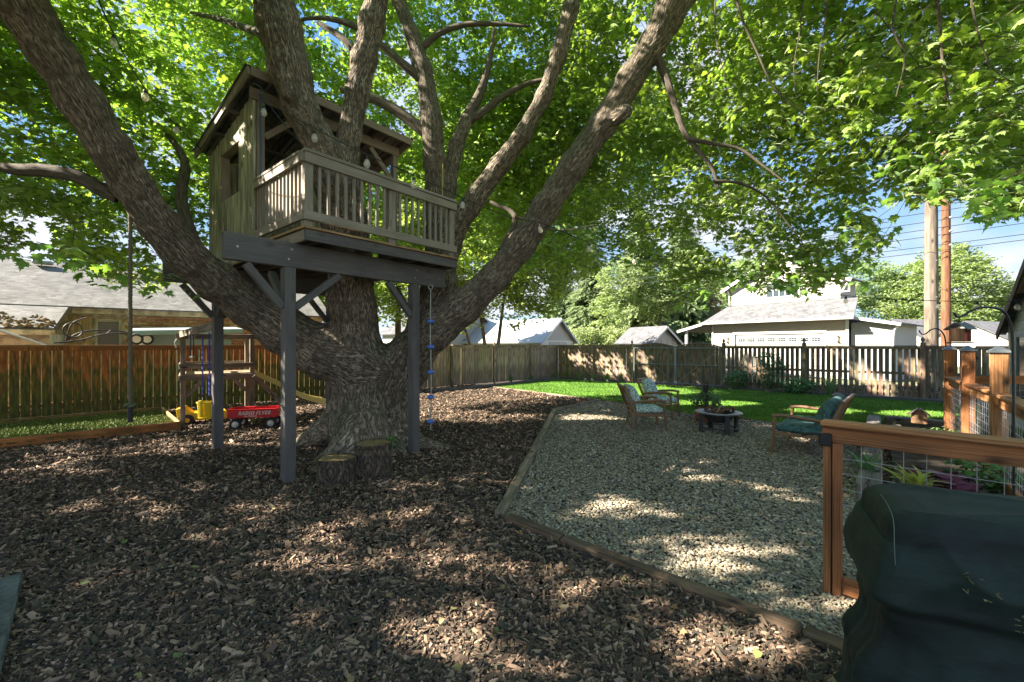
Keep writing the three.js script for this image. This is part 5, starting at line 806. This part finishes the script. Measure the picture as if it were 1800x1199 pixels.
{ // big white house with garage
  const t = thing('white_house', 'large cream house with two car garage door and second storey beyond the gate', 'house', V3(13.1, 0, -27.9), Math.atan2(-.799, .602));  // local x along its front, local z towards us
  const L = 7.25, fz = 0;
  part('wall', [box(.05, 1.42, 0, 3.2, -6, 0), box(6.2, L - .12, 0, 3.2, -6, 0), box(1.424, 6.196, 2.48, 3.2, -6, 0), box(1.424, 6.196, 0, 2.48, -6, -.12)], cream, t);
  lap(t, .02, 1.2, .1, 1.05, .03, creamW); lap(t, 6.42, 6.95, .1, 1.05, .03, creamW);
  const gd = part('garage_door', box(1.47, 6.15, 0, 2.42, -.11, -.06), creamW, t); for (let r = 0; r < 4; r++) part('door_panel', box(1.5, 6.12, .02 + r * .6, .58 + r * .6, -.055, -.03, .01), creamW, gd);
  for (let i = 0; i < 8; i++) { const x = 1.66 + i * .562; const w = part('door_window', box(x, x + .38, 1.98, 2.2, -.028, -.02, .002), M.pane, gd); w.name = 'door_window'; part('door_window_bars', [box(x + .12, x + .13, 1.98, 2.2, -.018, -.008), box(x + .25, x + .26, 1.98, 2.2, -.018, -.008), box(x, x + .38, 2.085, 2.097, -.018, -.0082)], M.white, gd); }
  part('door_trim', [box(1.34, 1.46, 0, 2.42, .002, .05), box(6.16, 6.28, 0, 2.42, .002, .05), box(1.34, 6.28, 2.424, 2.56, .002, .05)], M.white, t); part('corner_board', [box(L - .14, L, 0, 3.15, .002, .05), box(0, .1, 0, 3.15, .032, .06)], M.white, t);
  for (const x of [.95, 6.75]) { const l = part('wall_lantern', [box(x - .06, x + .06, 2.0, 2.03, .05, .19), box(x - .05, x + .05, 2.28, 2.32, .06, .18), box(x - .02, x + .02, 2.05, 2.27, .09, .15)], M.white, t); part('lantern_glass', box(x - .05, x + .05, 2.034, 2.276, .06, .18, .01), M.glass, l); }
  // lower roof and gutter
  slope(V3(-.45, 3.22, .55), V3(L + .35, 3.22, .55), [V3(.25, 4.35, -1.55), V3(L, 4.35, -1.55)], .06, roofGrey, 'roof', t); part('gutter', box(-.45, L + .35, 3.1, 3.21, .56, .68, .02), M.white, t); part('soffit', box(-.4, L + .3, 3.10, 3.13, .06, .55), creamW, t);
  // upper storey
  part('upper_wall', box(.5, L - .8, 4.0, 5.6, -4.2, -1.6), creamW, t); lap(t, .5, L - .8, 4.38, 5.6, -1.58, creamW);
  const gx = 3.5, gw = 2.95; lap(t, gx - gw, gx + gw, 5.62, 7.4, -1.58, creamW, .17, (y) => Math.max(0, (y - 5.6) * 1.9));
  slope(V3(gx - gw - .6, 5.4, -1.2), V3(gx - gw - .6, 5.4, -4.5), [V3(gx, 7.45, -1.2), V3(gx, 7.45, -4.5)], .1, roofGrey, 'roof', t); slope(V3(gx + gw + .6, 5.4, -1.2), V3(gx + gw + .6, 5.4, -4.5), [V3(gx, 7.45, -1.2), V3(gx, 7.45, -4.5)], .1, roofGrey, 'roof', t);
  part('barge_board', [bar(V3(gx - gw - .6, 5.3, -1.17), V3(gx, 7.35, -1.17), .04, .18), bar(V3(gx + gw + .6, 5.3, -1.17), V3(gx, 7.35, -1.17), .04, .18)], M.white, t);
  const w = part('window', box(2.7, 4.4, 4.75, 5.6, -1.55, -1.53), M.pane, t); part('window_frame', [box(2.6, 2.7, 4.65, 5.7, -1.555, -1.5), box(4.4, 4.5, 4.65, 5.7, -1.555, -1.5), box(2.71, 4.39, 4.65, 4.75, -1.555, -1.5), box(2.71, 4.39, 5.6, 5.7, -1.555, -1.5), ...[3.03, 3.37, 3.7, 4.03].map((x) => box(x, x + .03, 4.755, 5.595, -1.528, -1.505)), box(2.71, 4.39, 5.15, 5.18, -1.5245, -1.502)], M.white, w);
  part('downpipe', tube([V3(.35, 5.35, -1.3), V3(.35, 5.1, -1.5), V3(.4, 4.4, -1.5)], .05, 12, 6), M.white, t);
  part('bracket', [box(L - .78, L - .33, 5.3, 5.38, -1.5, -1.42), box(L - .41, L - .33, 4.7, 5.296, -1.5, -1.42), bar(V3(L - .73, 4.7, -1.46), V3(L - .41, 5.28, -1.46), .06, .06), box(L - .78, L - .414, 4.7, 4.77, -1.5, -1.42)], M.white, t);
  // side wing on the right, porch on the left
  part('side_wing', box(L + .02, L + 1.75, 0, 2.95, -5, -.3), greySide, t); lap(t, L + .02, L + 1.75, .1, 2.95, -.28, greySide); slope(V3(L + 2.05, 2.85, .1), V3(L + 2.05, 2.85, -5), [V3(L, 3.3, .1), V3(L, 3.3, -5)], .08, roofGrey, 'roof', t); part('fascia', bar(V3(L + 2.05, 2.78, .12), V3(L, 3.22, .12), .04, .14), M.white, t); part('downpipe', tube([V3(L + 1.95, 2.75, 0), V3(L + 1.75, 2.5, -.2), V3(L + 1.72, .2, -.2)], .05, 12, 6), M.white, t);
  slope(V3(-2.2, 2.75, .5), V3(-2.2, 2.75, -4.5), [V3(0, 3.3, .5), V3(0, 3.3, -4.5)], .07, roofGrey, 'porch_roof', t); part('porch_fascia', bar(V3(-2.2, 2.68, .53), V3(-.02, 3.22, .53), .04, .16), M.white, t); part('porch_post', [box(-1.75, -1.6, 0, 2.75, .15, .3), box(-1.75, -1.6, 0, 2.75, -3.5, -3.35)], M.white, t); part('lattice', [...Array(12)].map((_, i) => bar(V3(-1.6 + i * .13, .9, -3.3), V3(-1.3 + i * .13, 1.7, -3.3), .02, .03)), M.white, t);
}
function cottage(name, label, pos, turn, W, D, eave, rise, wallM, roofM, extra, over = .3) { // gable ends at +z and -z; ridge along z
  const t = thing(name, label, name.includes('shed') ? 'shed' : name.includes('garage') ? 'garage' : 'house', pos, turn);
  const sh = new THREE.Shape([[-W / 2, 0], [W / 2, 0], [W / 2, eave], [0, eave + rise], [-W / 2, eave]].map((q) => new THREE.Vector2(...q))); part('wall', new THREE.ExtrudeGeometry(sh, { depth: D, bevelEnabled: false }).translate(0, 0, -D / 2), wallM, t);
  const k = over * rise / (W / 2); for (const s of [-1, 1]) { slope(V3(s * (W / 2 + over), eave - k + .07, D / 2 + over), V3(s * (W / 2 + over), eave - k + .07, -D / 2 - over), [V3(0, eave + rise + .07, D / 2 + over), V3(0, eave + rise + .07, -D / 2 - over)], .06, roofM, 'roof', t); part('barge_board', bar(V3(s * (W / 2 + over), eave - k - .05, D / 2 + over + .025), V3(0, eave + rise - .05, D / 2 + over + .025), .04, .13), M.white, t); }
  extra?.(t); return t;
}
const at0 = (px, d) => V3((px - 900) / FOCAL * d, 0, -d);
cottage('garden_shed', 'small pale shed with grey gable roof left of the cream house', at0(1138, 30), .42, 2.3, 3.2, 2.05, .95, creamW, roofGrey, (t) => { for (const x of [-.75, -.25, .25, .75]) part('siding_strip', box(x, x + .03, .1, 2.2, 1.602, 1.625), cream, t); const w = part('window', box(1.152, 1.17, 1.3, 1.85, -.1, 1.1), M.pane, t); part('window_frame', [box(1.152, 1.19, 1.24, 1.3, -.15, 1.15), box(1.152, 1.19, 1.85, 1.91, -.15, 1.15), box(1.152, 1.19, 1.305, 1.845, .48, .53)], M.white, w); });
cottage('white_garage', 'white garage with bright metal roof behind the grey fence', at0(915, 31), .95, 4.6, 6.2, 2.05, 1.5, creamW, roofWhite, (t) => { for (let y = .3; y < 2.0; y += .2) part('siding_board', box(-2.2, 2.2, y, y + .19, 3.105, 3.125, .003), M.white, t); part('garage_door', box(-1.2, 1.2, 0, 2.0, 3.128, 3.15), creamW, t); for (const z of [-2, 0, 2]) part('wall_post', box(-2.33, -2.305, .1, 2, z, z + .1), M.white, t); });
cottage('grey_house', 'grey lap sided house partly hidden behind the right limb of the maple', at0(775, 34), .9, 6, 7, 2.7, 1.8, greySide, roofGrey, (t) => { for (let y = .3; y < 2.6; y += .2) part('siding_board', box(-2.9, 2.9, y, y + .19, 3.505, 3.525, .003), greySide, t); part('window', box(-1, .2, 1.2, 2.2, 3.53, 3.55), M.pane, t); });
cottage('far_house', 'distant white house with grey roof seen left of the utility poles', at0(1618, 40), .2 + Math.PI / 2, 5, 6.4, 2.4, 1.7, creamW, roofGrey, (t) => { for (const z of [-2.2, -.9, 1.6]) { const w = part('window', box(-2.53, -2.505, 1.1, 2.1, z, z + .8), M.pane, t); part('window_frame', [box(-2.56, -2.505, 1.0, 1.1, z - .08, z + .88), box(-2.56, -2.505, 2.1, 2.2, z - .08, z + .88)], M.white, w); } });
cottage('far_house', 'distant white house with grey roof right of the utility poles', at0(1735, 36), .35 + Math.PI / 2, 5, 6, 2.2, 1.5, creamW, roofGrey, (t) => { for (const z of [-1.9, .6]) { const w = part('window', box(-2.53, -2.505, 1.0, 1.9, z, z + .9), M.pane, t); part('window_frame', [box(-2.56, -2.505, .9, 1.0, z - .08, z + .98), box(-2.56, -2.505, 1.9, 2.0, z - .08, z + .98)], M.white, w); } });
{ // garage at the right edge: its gable wall faces the garden
  const t = thing('side_garage', 'pale sided garage gable at the right edge beyond the wire fence', 'garage', V3(10.95, 0, -9.35), Math.atan2(-.77, -.64));  // local x runs towards the camera along the gable, z faces the garden
  const W = 6, e = 2.25, rise = 1.7, face = creamW; const sh = new THREE.Shape([[0, 0], [W, 0], [W, e], [W / 2, e + rise], [0, e]].map((q) => new THREE.Vector2(...q)));
  part('wall', new THREE.ExtrudeGeometry(sh, { depth: 5, bevelEnabled: false }).translate(0, 0, -5), face, t);
  for (let y = .1, i = 0; y < e + rise - .3; y += .2, i++) { const cut = Math.max(0, (y + .15 - e) * (W / 2) / rise); part('siding_board', box(cut + .12, W - cut - .03, y, y + .19, .003 + (i % 2) * .004, .02 + (i % 2) * .004, .003), face, t); }
  part('corner_board', box(-.03, .11, 0, e, .003, .045), M.white, t);
  const k = .35 * rise / (W / 2); slope(V3(-.25, e - k + .06, .16), V3(-.25, e - k + .06, -5), [V3(W / 2, e + rise + .09, .16), V3(W / 2, e + rise + .09, -5)], .05, roofGrey, 'roof', t); slope(V3(W + .4, e - k + .06, .16), V3(W + .4, e - k + .06, -5), [V3(W / 2, e + rise + .09, .16), V3(W / 2, e + rise + .09, -5)], .05, roofGrey, 'roof', t);
  part('barge_board', bar(V3(-.25, e - k - .07, .18), V3(W / 2, e + rise - .04, .18), .03, .16), wood(.17, .11, .08), t); part('soffit', bar(V3(-.36, e - k - .02, .09), V3(W / 2, e + rise + .0, .09), .14, .02), wood(.7, .6, .5), t);
  const d = part('window', box(.75, 1.6, .55, 1.95, .03, .045), M.pane, t); part('window_frame', [box(1.6, 1.72, .45, 2.05, .03, .07), box(.63, .75, .45, 2.05, .03, .07), box(.755, 1.595, 1.95, 2.05, .03, .07), box(.755, 1.595, .45, .55, .03, .07)], greySide, d);
}
{ // brick garage on the left with two roofs
  const o = V3(-11.5, 0, -15.6), t = thing('brick_garage', 'old tan and brick garage with weathered shingle roofs behind the red fence', 'garage', o, Math.atan2(.62, .78));  // local x to the right and away
  const x0 = -9, x1 = 4.6, e = 2.92;
  part('wall', [box(x0, x1 - .3, 0, e - .05, -5, 0)], tan, t); part('fascia', box(x0 + 5.8, x1, e - .1, e + .06, .2, .24), tan, t); part('soffit', box(x0 + 5.8, x1, e - .125, e - .102, .0, .24), tan, t);
  slope(V3(x0, e + .08, .38), V3(x1, e + .08, .38), [V3(x0, 4.85, -3.6), V3(x1, 4.85, -3.6)], .05, roofPale, 'roof', t); slope(V3(x0, e + .08, -7.6), V3(x1, e + .08, -7.6), [V3(x0, 4.87, -3.6), V3(x1, 4.87, -3.6)], .05, roofPale, 'roof', t);
  const low = slope(V3(x0, 2.25, 2.5), V3(-3.25, 2.25, 2.5), [V3(x0, 2.98, .36), V3(-3.25, 2.98, .36)], .05, roofPale, 'lower_roof', t); part('lower_wall', box(x0, -3.35, 0, 2.1, .02, 2.3), tan, t); part('lower_fascia', box(x0, -3.22, 2.06, 2.2, 2.47, 2.51), tan, t);
  // plywood, window, bricks
  part('plywood_panel', box(-3.3, -2.76, 1.4, 2.72, .02, .04), wood(.85, .56, .27, grainW), t, 'tan plywood panel'); const w = part('window', box(-2.62, -2.12, 1.5, 2.55, .02, .035), plain(.16, .12, .08, .3), t); part('window_frame', [box(-2.7, -2.622, 1.4, 2.65, .02, .07), box(-2.118, -2.04, 1.4, 2.65, .02, .07), box(-2.618, -2.122, 2.555, 2.65, .02, .07), box(-2.618, -2.122, 1.4, 1.495, .02, .07)], wood(.8, .66, .46), w);
  const bg = [0, 1, 2].map(() => cb(.386, .098, .05, .006)), bm = [[.75, .36, .18], [.82, .44, .23], [.68, .30, .15], [.85, .53, .30]].map((c) => mottled(...c, 2)), br = rng(9);
  for (let y = 1.5, j = 0; y < 2.78; y += .107, j++) for (let x = -1.98 + (j % 2 ? .2 : 0); x < x1 - .9; x += .396) { const m = part('brick', bg[Math.floor(br() * 3)], bm[Math.floor(br() * 4)], t); m.position.set(x + .2, y + .05, .02 + R(0, .006, br)); }
  part('roof_vent', box(-4.6, -4.1, 4.68, 4.8, -3.2, -2.9, .02), M.steel, t);
  const mo = []; { const r = rng(3); for (let i = 0; i < 420; i++) { const u = Math.pow(r(), 1.6), x = R(x0 + 2, -3.3, r), z = 2.48 - 1.3 * u * (.4 + .6 * Math.abs(N(x * 1.3, 1, 1)) * 2), y = 2.25 + (2.5 - z) * .341; mo.push(mat4(V3(x, y + .02, z), new THREE.Euler(r() * 3, r() * 3, 0), V3(R(.04, .11, r), .015, R(.04, .10, r)))); } }
  instanced('roof_moss', new THREE.IcosahedronGeometry(.6, 1), plain(.20, .14, .07, 1), mo, t);
  part('white_pole', tube([V3(-4.8, 2.45, 2.6), V3(-3.6, 1.9, 2.75), V3(-2.6, 1.4, 2.8)], .035, 6, 6), M.white, t);
}
{ // rusty cart
  const o = P(160, 606, 12.0), t = thing('rusty_cart', 'rusty black cart frame with two white wheels above the red fence', 'cart', o, .75), k = plain(.045, .038, .035, .6, .4), u = .9;
  part('platform', bar(V3(-.9, -.06, 0), V3(1.3, -.06, 0), .9, .06), wood(.4, .32, .22), t); part('support', [box(-.7, -.6, -1.9, -.095, -.3, -.2), box(1.0, 1.1, -1.9, -.095, -.3, -.2)], wood(.3, .22, .15), t);
  part('frame', [tube([V3(-.7, .05, .2), V3(-.3, .1, .2), V3(.3, .3, .2), V3(.9, .28, .2), V3(1.1, .06, .2)], .025, 20, 6), tube([V3(-.6, .05, -.2), V3(-.2, .35, -.2), V3(.4, .42, -.2), V3(1.0, .3, -.2)], .025, 20, 6), tube([V3(-.5, .05, .1), V3(-.35, .6, .1), V3(-.1, .75, .05)], .02, 12, 6), bar(V3(.3, .3, .2), V3(.4, .42, -.2), .03, .03), bar(V3(-.4, .1, -.2), V3(-.35, .1, .2), .03, .03)], k, t);
  for (const [x, z] of [[.95, .3], [1.2, -.05]]) { const w = part('wheel', new THREE.TorusGeometry(.13, .035, 8, 20).translate(x, .16, z), M.rubber, t); part('rim', new THREE.CylinderGeometry(.12, .12, .04, 18).rotateX(1.57).translate(x, .16, z), M.white, w); }
  part('steering_wheel', new THREE.TorusGeometry(.2, .018, 6, 24).rotateY(.4).translate(-.35, .4, .12), k, t);
}
{ // small teal shed
  const t = thing('teal_shed', 'low teal shed with a flat roof behind the play set', 'shed', P(300, 606, 13.4).setY(0), .72), teal = plain(.22, .34, .33, .7);
  part('wall', box(-.7, 1.6, 0, 2.18, -1.6, 0), teal, t); slope(V3(-.95, 2.22, .25), V3(1.9, 2.34, .25), [V3(-.95, 2.36, -1.8), V3(1.9, 2.48, -1.8)], .1, plain(.26, .30, .30, .6), 'roof', t); part('fascia', bar(V3(-.95, 2.13, .28), V3(1.9, 2.25, .28), .04, .12), teal, t); part('corner_board', box(-.74, -.62, 0, 2.1, .002, .03), M.white, t);
}

// ------------------------------------------------------------------ trees beyond the fences
const farSprays = [spray(11, 9, .20, .5), spray(12, 9, .20, .5)];
function leafTree(name, label, base, trunk, blobs, n, s, hue, seed) {
  const t = thing(name, label, 'tree', base), r = rng(seed);
  part('trunk', trunk.map((l) => taper(l.map((q) => V3(q[0], q[1], q[2])), l.map((q) => q[3]), 14, 8)), barkThin, t);
  const ms = [[], []], cs = [[], []]; const vol = blobs.map((b) => b[3] * b[4] * b[5]), tot = vol.reduce((a, b) => a + b, 0);
  blobs.forEach((b, i) => { const q = Math.round(n * vol[i] / tot); for (let k = 0; k < q; k++) { let v; do v = V3(R(-1, 1, r), R(-1, 1, r), R(-1, 1, r)); while (v.length() > 1 || (v.length() < .55 && r() < .7)); const p = V3(b[0] + v.x * b[3], b[1] + v.y * b[4], b[2] + v.z * b[5]); if (sunlit(V3(p.x + base.x, p.y, p.z + base.z)) || fbm((p.x + base.x) * .9 / s, p.y * .9 / s, (p.z + base.z) * .9 / s, 2) < -.22) continue; const j = k & 1, f = R(.75, 1.15, r) * s; ms[j].push(mat4(p, new THREE.Euler(R(-.6, .6, r), r() * 6.28, R(-.6, .6, r), 'YXZ'), V3(f, f, f))); cs[j].push(C(...hue).multiplyScalar(R(.7, 1.25, r))); } });
  const crown = new THREE.Group(); crown.name = 'crown'; t.add(crown); farSprays.forEach((g, k) => instanced('foliage', g, leafMat, ms[k], crown, cs[k])); return t;
}
leafTree('round_maple', 'broad round green maple behind the utility poles', at0(1655, 47), [[[0, 0, 0, .4], [0, 3, 0, .3], [.3, 7, 0, .15]]], [[0, 7.5, 0, 5.5, 4.2, 5], [-4, 6, 1, 3, 3, 3], [4.2, 5.8, 1, 3.2, 2.8, 3], [1, 10.5, 0, 3.5, 2.4, 3], [-1.5, 4.5, 2.5, 4, 2.5, 3], [6.2, 4.6, 0, 2, 2, 2]], 5200, 1.5, [.21, .31, .045], 41);
leafTree('young_tree', 'light green young tree with slim trunks behind the grey fence', at0(858, 22.6), [[[0, 0, 0, .11], [-.2, 2, 0, .09], [-.6, 5, .2, .05], [-.8, 7.5, .2, .02]], [[.3, 0, .1, .12], [.6, 2.3, .1, .09], [.9, 5, 0, .05], [1.1, 8, 0, .02]], [[-.5, 0, .3, .08], [-1.0, 2, .3, .07], [-1.8, 4.4, .2, .04]]], [[0, 6, 0, 2.8, 2.8, 2.2], [-2.4, 5.4, .3, 2, 2.2, 1.8], [2.4, 5.6, 0, 2.2, 2.4, 2], [.5, 9, 0, 3, 2.4, 2.4], [1.8, 3.6, .3, 1.2, 1.1, 1], [-1.4, 3.4, .6, 1.4, 1.0, 1], [4, 7.6, -.5, 2, 2.6, 2], [.5, 7.5, 3.2, 2.2, 2, 1.8], [-2.7, 7, 1.8, 2.2, 2.2, 2]], 6600, 1.05, [.36, .46, .06], 42);  // the last crown blobs are added to shade the back fence
leafTree('backyard_tree', 'bright green tree glimpsed under the tree house floor', at0(540, 22), [[[0, 0, 0, .15], [0, 2, 0, .12], [.2, 5, 0, .06]]], [[0, 3.0, 0, 2.0, 1.5, 1.6], [1.2, 4.6, -.5, 2.2, 1.6, 2], [-1.2, 4.2, 0, 1.5, 1.2, 1.4]], 1900, .95, [.34, .48, .06], 43);
leafTree('backyard_tree', 'tall leafy tree filling the view between the maple stems', at0(700, 24.5), [[[0, 0, 0, .2], [0, 4, 0, .16], [.2, 9, 0, .06]]], [[0, 7, 0, 4, 3.4, 3], [-3, 10, 0, 3, 3, 3], [3, 10.5, 0, 3.5, 3, 3], [0, 4.4, .6, 2.8, 1.6, 2]], 4200, 1.25, [.34, .46, .06], 44);
leafTree('backyard_tree', 'green tree between the conifers and the cream house', at0(1265, 52), [[[0, 0, 0, .25], [0, 4, 0, .18], [.2, 9, 0, .06]]], [[0, 6.5, 0, 3.6, 4.4, 3], [2.6, 9.5, 0, 3, 3, 3], [-2, 3.4, 1, 2.4, 2.4, 2]], 2600, 1.45, [.26, .38, .08], 45);
leafTree('backyard_tree', 'dark green tree right of the cream house roof', at0(1560, 50), [[[0, 0, 0, .25], [0, 4, 0, .18], [.2, 9, 0, .06]]], [[0, 6, 0, 3, 4.4, 3], [-2, 9, 0, 3.4, 3, 3]], 1800, 1.45, [.20, .31, .06], 46);
leafTree('garden_shrub', 'pale green shrubs at the foot of the conifers', at0(1075, 33), [[[0, 0, 0, .06], [0, 1, 0, .05], [.1, 2, 0, .02]]], [[0, 1.8, 0, 1.6, 1.5, 1], [2.0, 1.5, 0, 1.2, 1.2, 1], [-2.2, 1.9, 0, 1.4, 1.5, 1]], 1300, .9, [.34, .42, .12], 47);
leafTree('backyard_tree', 'loose green tree standing in front of the conifers', at0(1160, 35), [[[0, 0, 0, .16], [0, 3, 0, .12], [.2, 7, 0, .05]]], [[0, 5.8, 0, 2.4, 2.0, 2], [-2.8, 7.2, 0, 2.4, 2, 2], [2.6, 7.6, 0, 2.6, 2.2, 2], [-4.2, 4.6, .5, 1.6, 1.6, 1.4]], 2100, 1.15, [.26, .36, .08], 48);
// conifers: whorls of drooping boughs, each a fan of needle sprays
const frond = (() => { const r = rng(3), pos = []; for (let i = 0; i < 34; i++) { const u = i / 34, side = i % 2 ? 1 : -1, l = .30 * (1 - u * .75) * R(.7, 1.2, r), x = u, y = -.16 * u * u, a = R(.5, .9, r), dx = Math.cos(a) * l, dz = Math.sin(a) * l * side, dy = -.10 * R(.2, 1.2, r), w = .035; pos.push(x, y, -.01, x + w, y, .01, x + dx, y + dy, dz, x + dx * .5, y + dy * .3, dz * .5 - w, x + dx * .5 + w, y + dy * .6 - .06, dz * .5 + w, x + dx, y + dy - .03, dz); } const g = new THREE.BufferGeometry(); g.setAttribute('position', new THREE.Float32BufferAttribute(pos, 3)); g.computeVertexNormals(); return g; })();
const needle = plain(1, 1, 1, .9, 0, { side: THREE.DoubleSide });
function conifer(name, label, base, h, w, hue, seed, low = .6) {
  const t = thing(name, label, 'conifer', base), r = rng(seed); part('trunk', new THREE.CylinderGeometry(.04, .25, h, 9).translate(0, h / 2, 0), barkThin, t); const ms = [], cs = [];
  for (let y = low; y < h - .15; y += .24) { const f = Math.pow(1 - y / h, .8), n = 6 + Math.round(9 * f), rad = w * f + .2; for (let k = 0; k < n; k++) { const a = r() * 6.28, l = rad * R(.6, 1.15, r), dr = R(-.55, -.12, r) + .35 * (y / h); for (let q = 0; q < 3; q++) { const s = l * (q ? .52 : 1), st = q ? l * R(.35, .62, r) : 0, aa = a + (q === 1 ? .45 : q === 2 ? -.45 : 0); ms.push(mat4(V3(Math.cos(a) * st, y + R(-.1, .1, r) + st * Math.sin(dr) * .6, -Math.sin(a) * st), new THREE.Euler(R(-.3, .3, r), aa, dr, 'YZX'), V3(s, s * .9, s * .9))); cs.push(C(...hue).multiplyScalar(R(.65, 1.3, r))); } } }
  const c = new THREE.Group(); c.name = 'crown'; t.add(c); instanced('foliage', frond, needle, ms, c, cs); return t;
}
conifer('blue_spruce', 'tall blue green conifer left of the shed', at0(1040, 44), 16, 3.6, [.15, .21, .08], 51);
conifer('spruce_tree', 'dense tall conifer directly behind the little shed', at0(1125, 40), 17, 3.8, [.18, .24, .09], 52);
conifer('spruce_tree', 'tall dark conifer right of the shed, before the cream house', at0(1200, 46), 18, 4.2, [.14, .20, .08], 53);
conifer('golden_conifer', 'tan coloured conifer at the left end of the cream house', at0(1248, 48), 11, 2.0, [.34, .25, .12], 54);
conifer('spruce_tree', 'conifer behind the bright garage roof', at0(985, 50), 15, 3.4, [.16, .24, .11], 55);

// ------------------------------------------------------------------ poles, wires, string lights
{ const p = at0(1637, 16.5), t = thing('utility_pole', 'weathered grey wooden utility pole behind the right end of the fence', 'utility pole', p); part('pole', swapUV(new THREE.CylinderGeometry(.17, .225, 11, 18, 24)).translate(0, 5.5, 0), wood(.25, .21, .17, grainW, .95), t); part('bolt', [box(-.02, .02, 5, 5.04, .19, .23), box(-.02, .02, 3.6, 3.64, .2, .24)], M.steel, t); }
{ const p = at0(1663, 22), t = thing('utility_pole', 'reddish brown utility pole right behind the grey pole', 'utility pole', p); part('pole', swapUV(new THREE.CylinderGeometry(.16, .205, 12, 18, 24)).translate(0, 6, 0), wood(.26, .115, .055, grainW, .9), t); part('insulator', [6.9, 7.6, 8.3, 9].map((y) => lathe([[0, 0], [.05, .01], [.04, .05], [.055, .07], [.03, .12], [0, .12]], 10).rotateX(1.57).translate(-.02, y, .2)), plain(.4, .36, .3, .4), t); }
[[1900, 333, 1050, 452, 'topmost'], [1900, 349, 1050, 468, 'second'], [1900, 363, 1050, 480, 'third'], [1900, 378, 1050, 488, 'fourth'], [1900, 399, 1050, 497, 'fifth'], [1900, 409, 1050, 506, 'lowest']].forEach(([x0, y0, x1, y1, w]) => {
  const a = P(x0, y0, 19), b = P(x1, y1, 34), m = a.clone().lerp(b, .5); m.y -= .12; single('power_line', tube([a, a.clone().lerp(m, .5).add(V3(0, -.05, 0)), m, m.clone().lerp(b, .5).add(V3(0, -.0, 0)), b], .017, 30, 5), M.cable, `${w} dark power line crossing the sky behind the two poles`, 'power line');
});
for (const [a, b, w] of [[P(1605, 330, 17), P(1530, 450, 24), 'steep thin service wire left of the grey pole'], [P(1420, 470, 20), P(1800, 190, 12), 'long thin wire rising to the upper right through the leaves']]) single('service_wire', tube([a, a.clone().lerp(b, .5).add(V3(0, -.08, 0)), b], .01, 20, 5), M.cable, w, 'wire');
const bulbM = new THREE.MeshPhysicalMaterial({ color: C(.95, .93, .86), roughness: .05, transmission: .72, thickness: 0, ior: 1.45 });
const bulbG = lathe([[0, -.115], [.018, -.11], [.03, -.09], [.032, -.07], [.024, -.045], [.014, -.03]], 14), sockG = lathe([[0, 0], [.012, 0], [.016, -.008], [.016, -.04], [0, -.04]], 12), filG = new THREE.CylinderGeometry(.004, .004, .05, 6).translate(0, -.068, 0), filM = plain(.55, .42, .2, .5);
function lights(label, pts, bulbs) { const t = thing('string_lights', label, 'string lights', pts[0]); part('wire', tube(pts.map((p) => p.clone().sub(pts[0])), .007, pts.length * 10, 5), M.cable, t); for (const b of bulbs) { const s = part('lamp_socket', sockG, M.cable, t); s.position.copy(b).sub(pts[0]); s.scale.setScalar(1.25); part('bulb', bulbG, bulbM, s); part('filament', filG, filM, s); } }
lights('string lights draped across the front of the tree house roof and railing', [P(352, 262, 6.6), P(440, 148, 5.9), P(490, 190, 5.6), P(553, 226, 5.3), P(645, 272, 5.2), P(726, 307, 5.6), P(812, 347, 6.4), P(900, 383, 6.7), P(946, 390, 6.75)], [P(464, 186, 5.8), P(553, 230, 5.3), P(645, 275, 5.2), P(727, 312, 5.6), P(813, 350, 6.4)]);
lights('string lights running from the right limb to the garage at the right edge', [P(946, 390, 6.75), P(1030, 424, 7.1), P(1115, 450, 7.6), P(1300, 490, 8.2), P(1480, 519, 8.2), P(1650, 529, 7.8), P(1790, 529, 7.2), P(1850, 522, 6.8)], [P(950, 394, 6.7), P(1035, 428, 7.1), P(1115, 452, 7.6), P(1310, 494, 8.2), P(1400, 508, 8.2), P(1487, 521, 8.2), P(1575, 527, 8), P(1650, 531, 7.8), P(1718, 531, 7.5), P(1789, 531, 7.2)]);
lights('string lights rising from the big left limb towards the upper left', [P(352, 262, 6.6), P(265, 170, 5.6), P(200, 60, 4.9), P(150, -60, 4.4)], [P(310, 218, 6.1), P(255, 158, 5.5), P(200, 62, 4.9)]);
single('tie_strap', tube([P(545, 0, 6.6).setY(0).setX(0).add(V3(-1.28, 3.35, -7.72)), V3(-1.28, 4.2, -7.95), V3(-1.3, 5.2, -8.02)], .012, 10, 5), plain(.42, .33, .1, .8), 'yellow cord running up the rear stem beside the railing', 'cord');

renderer.render(scene, camera);
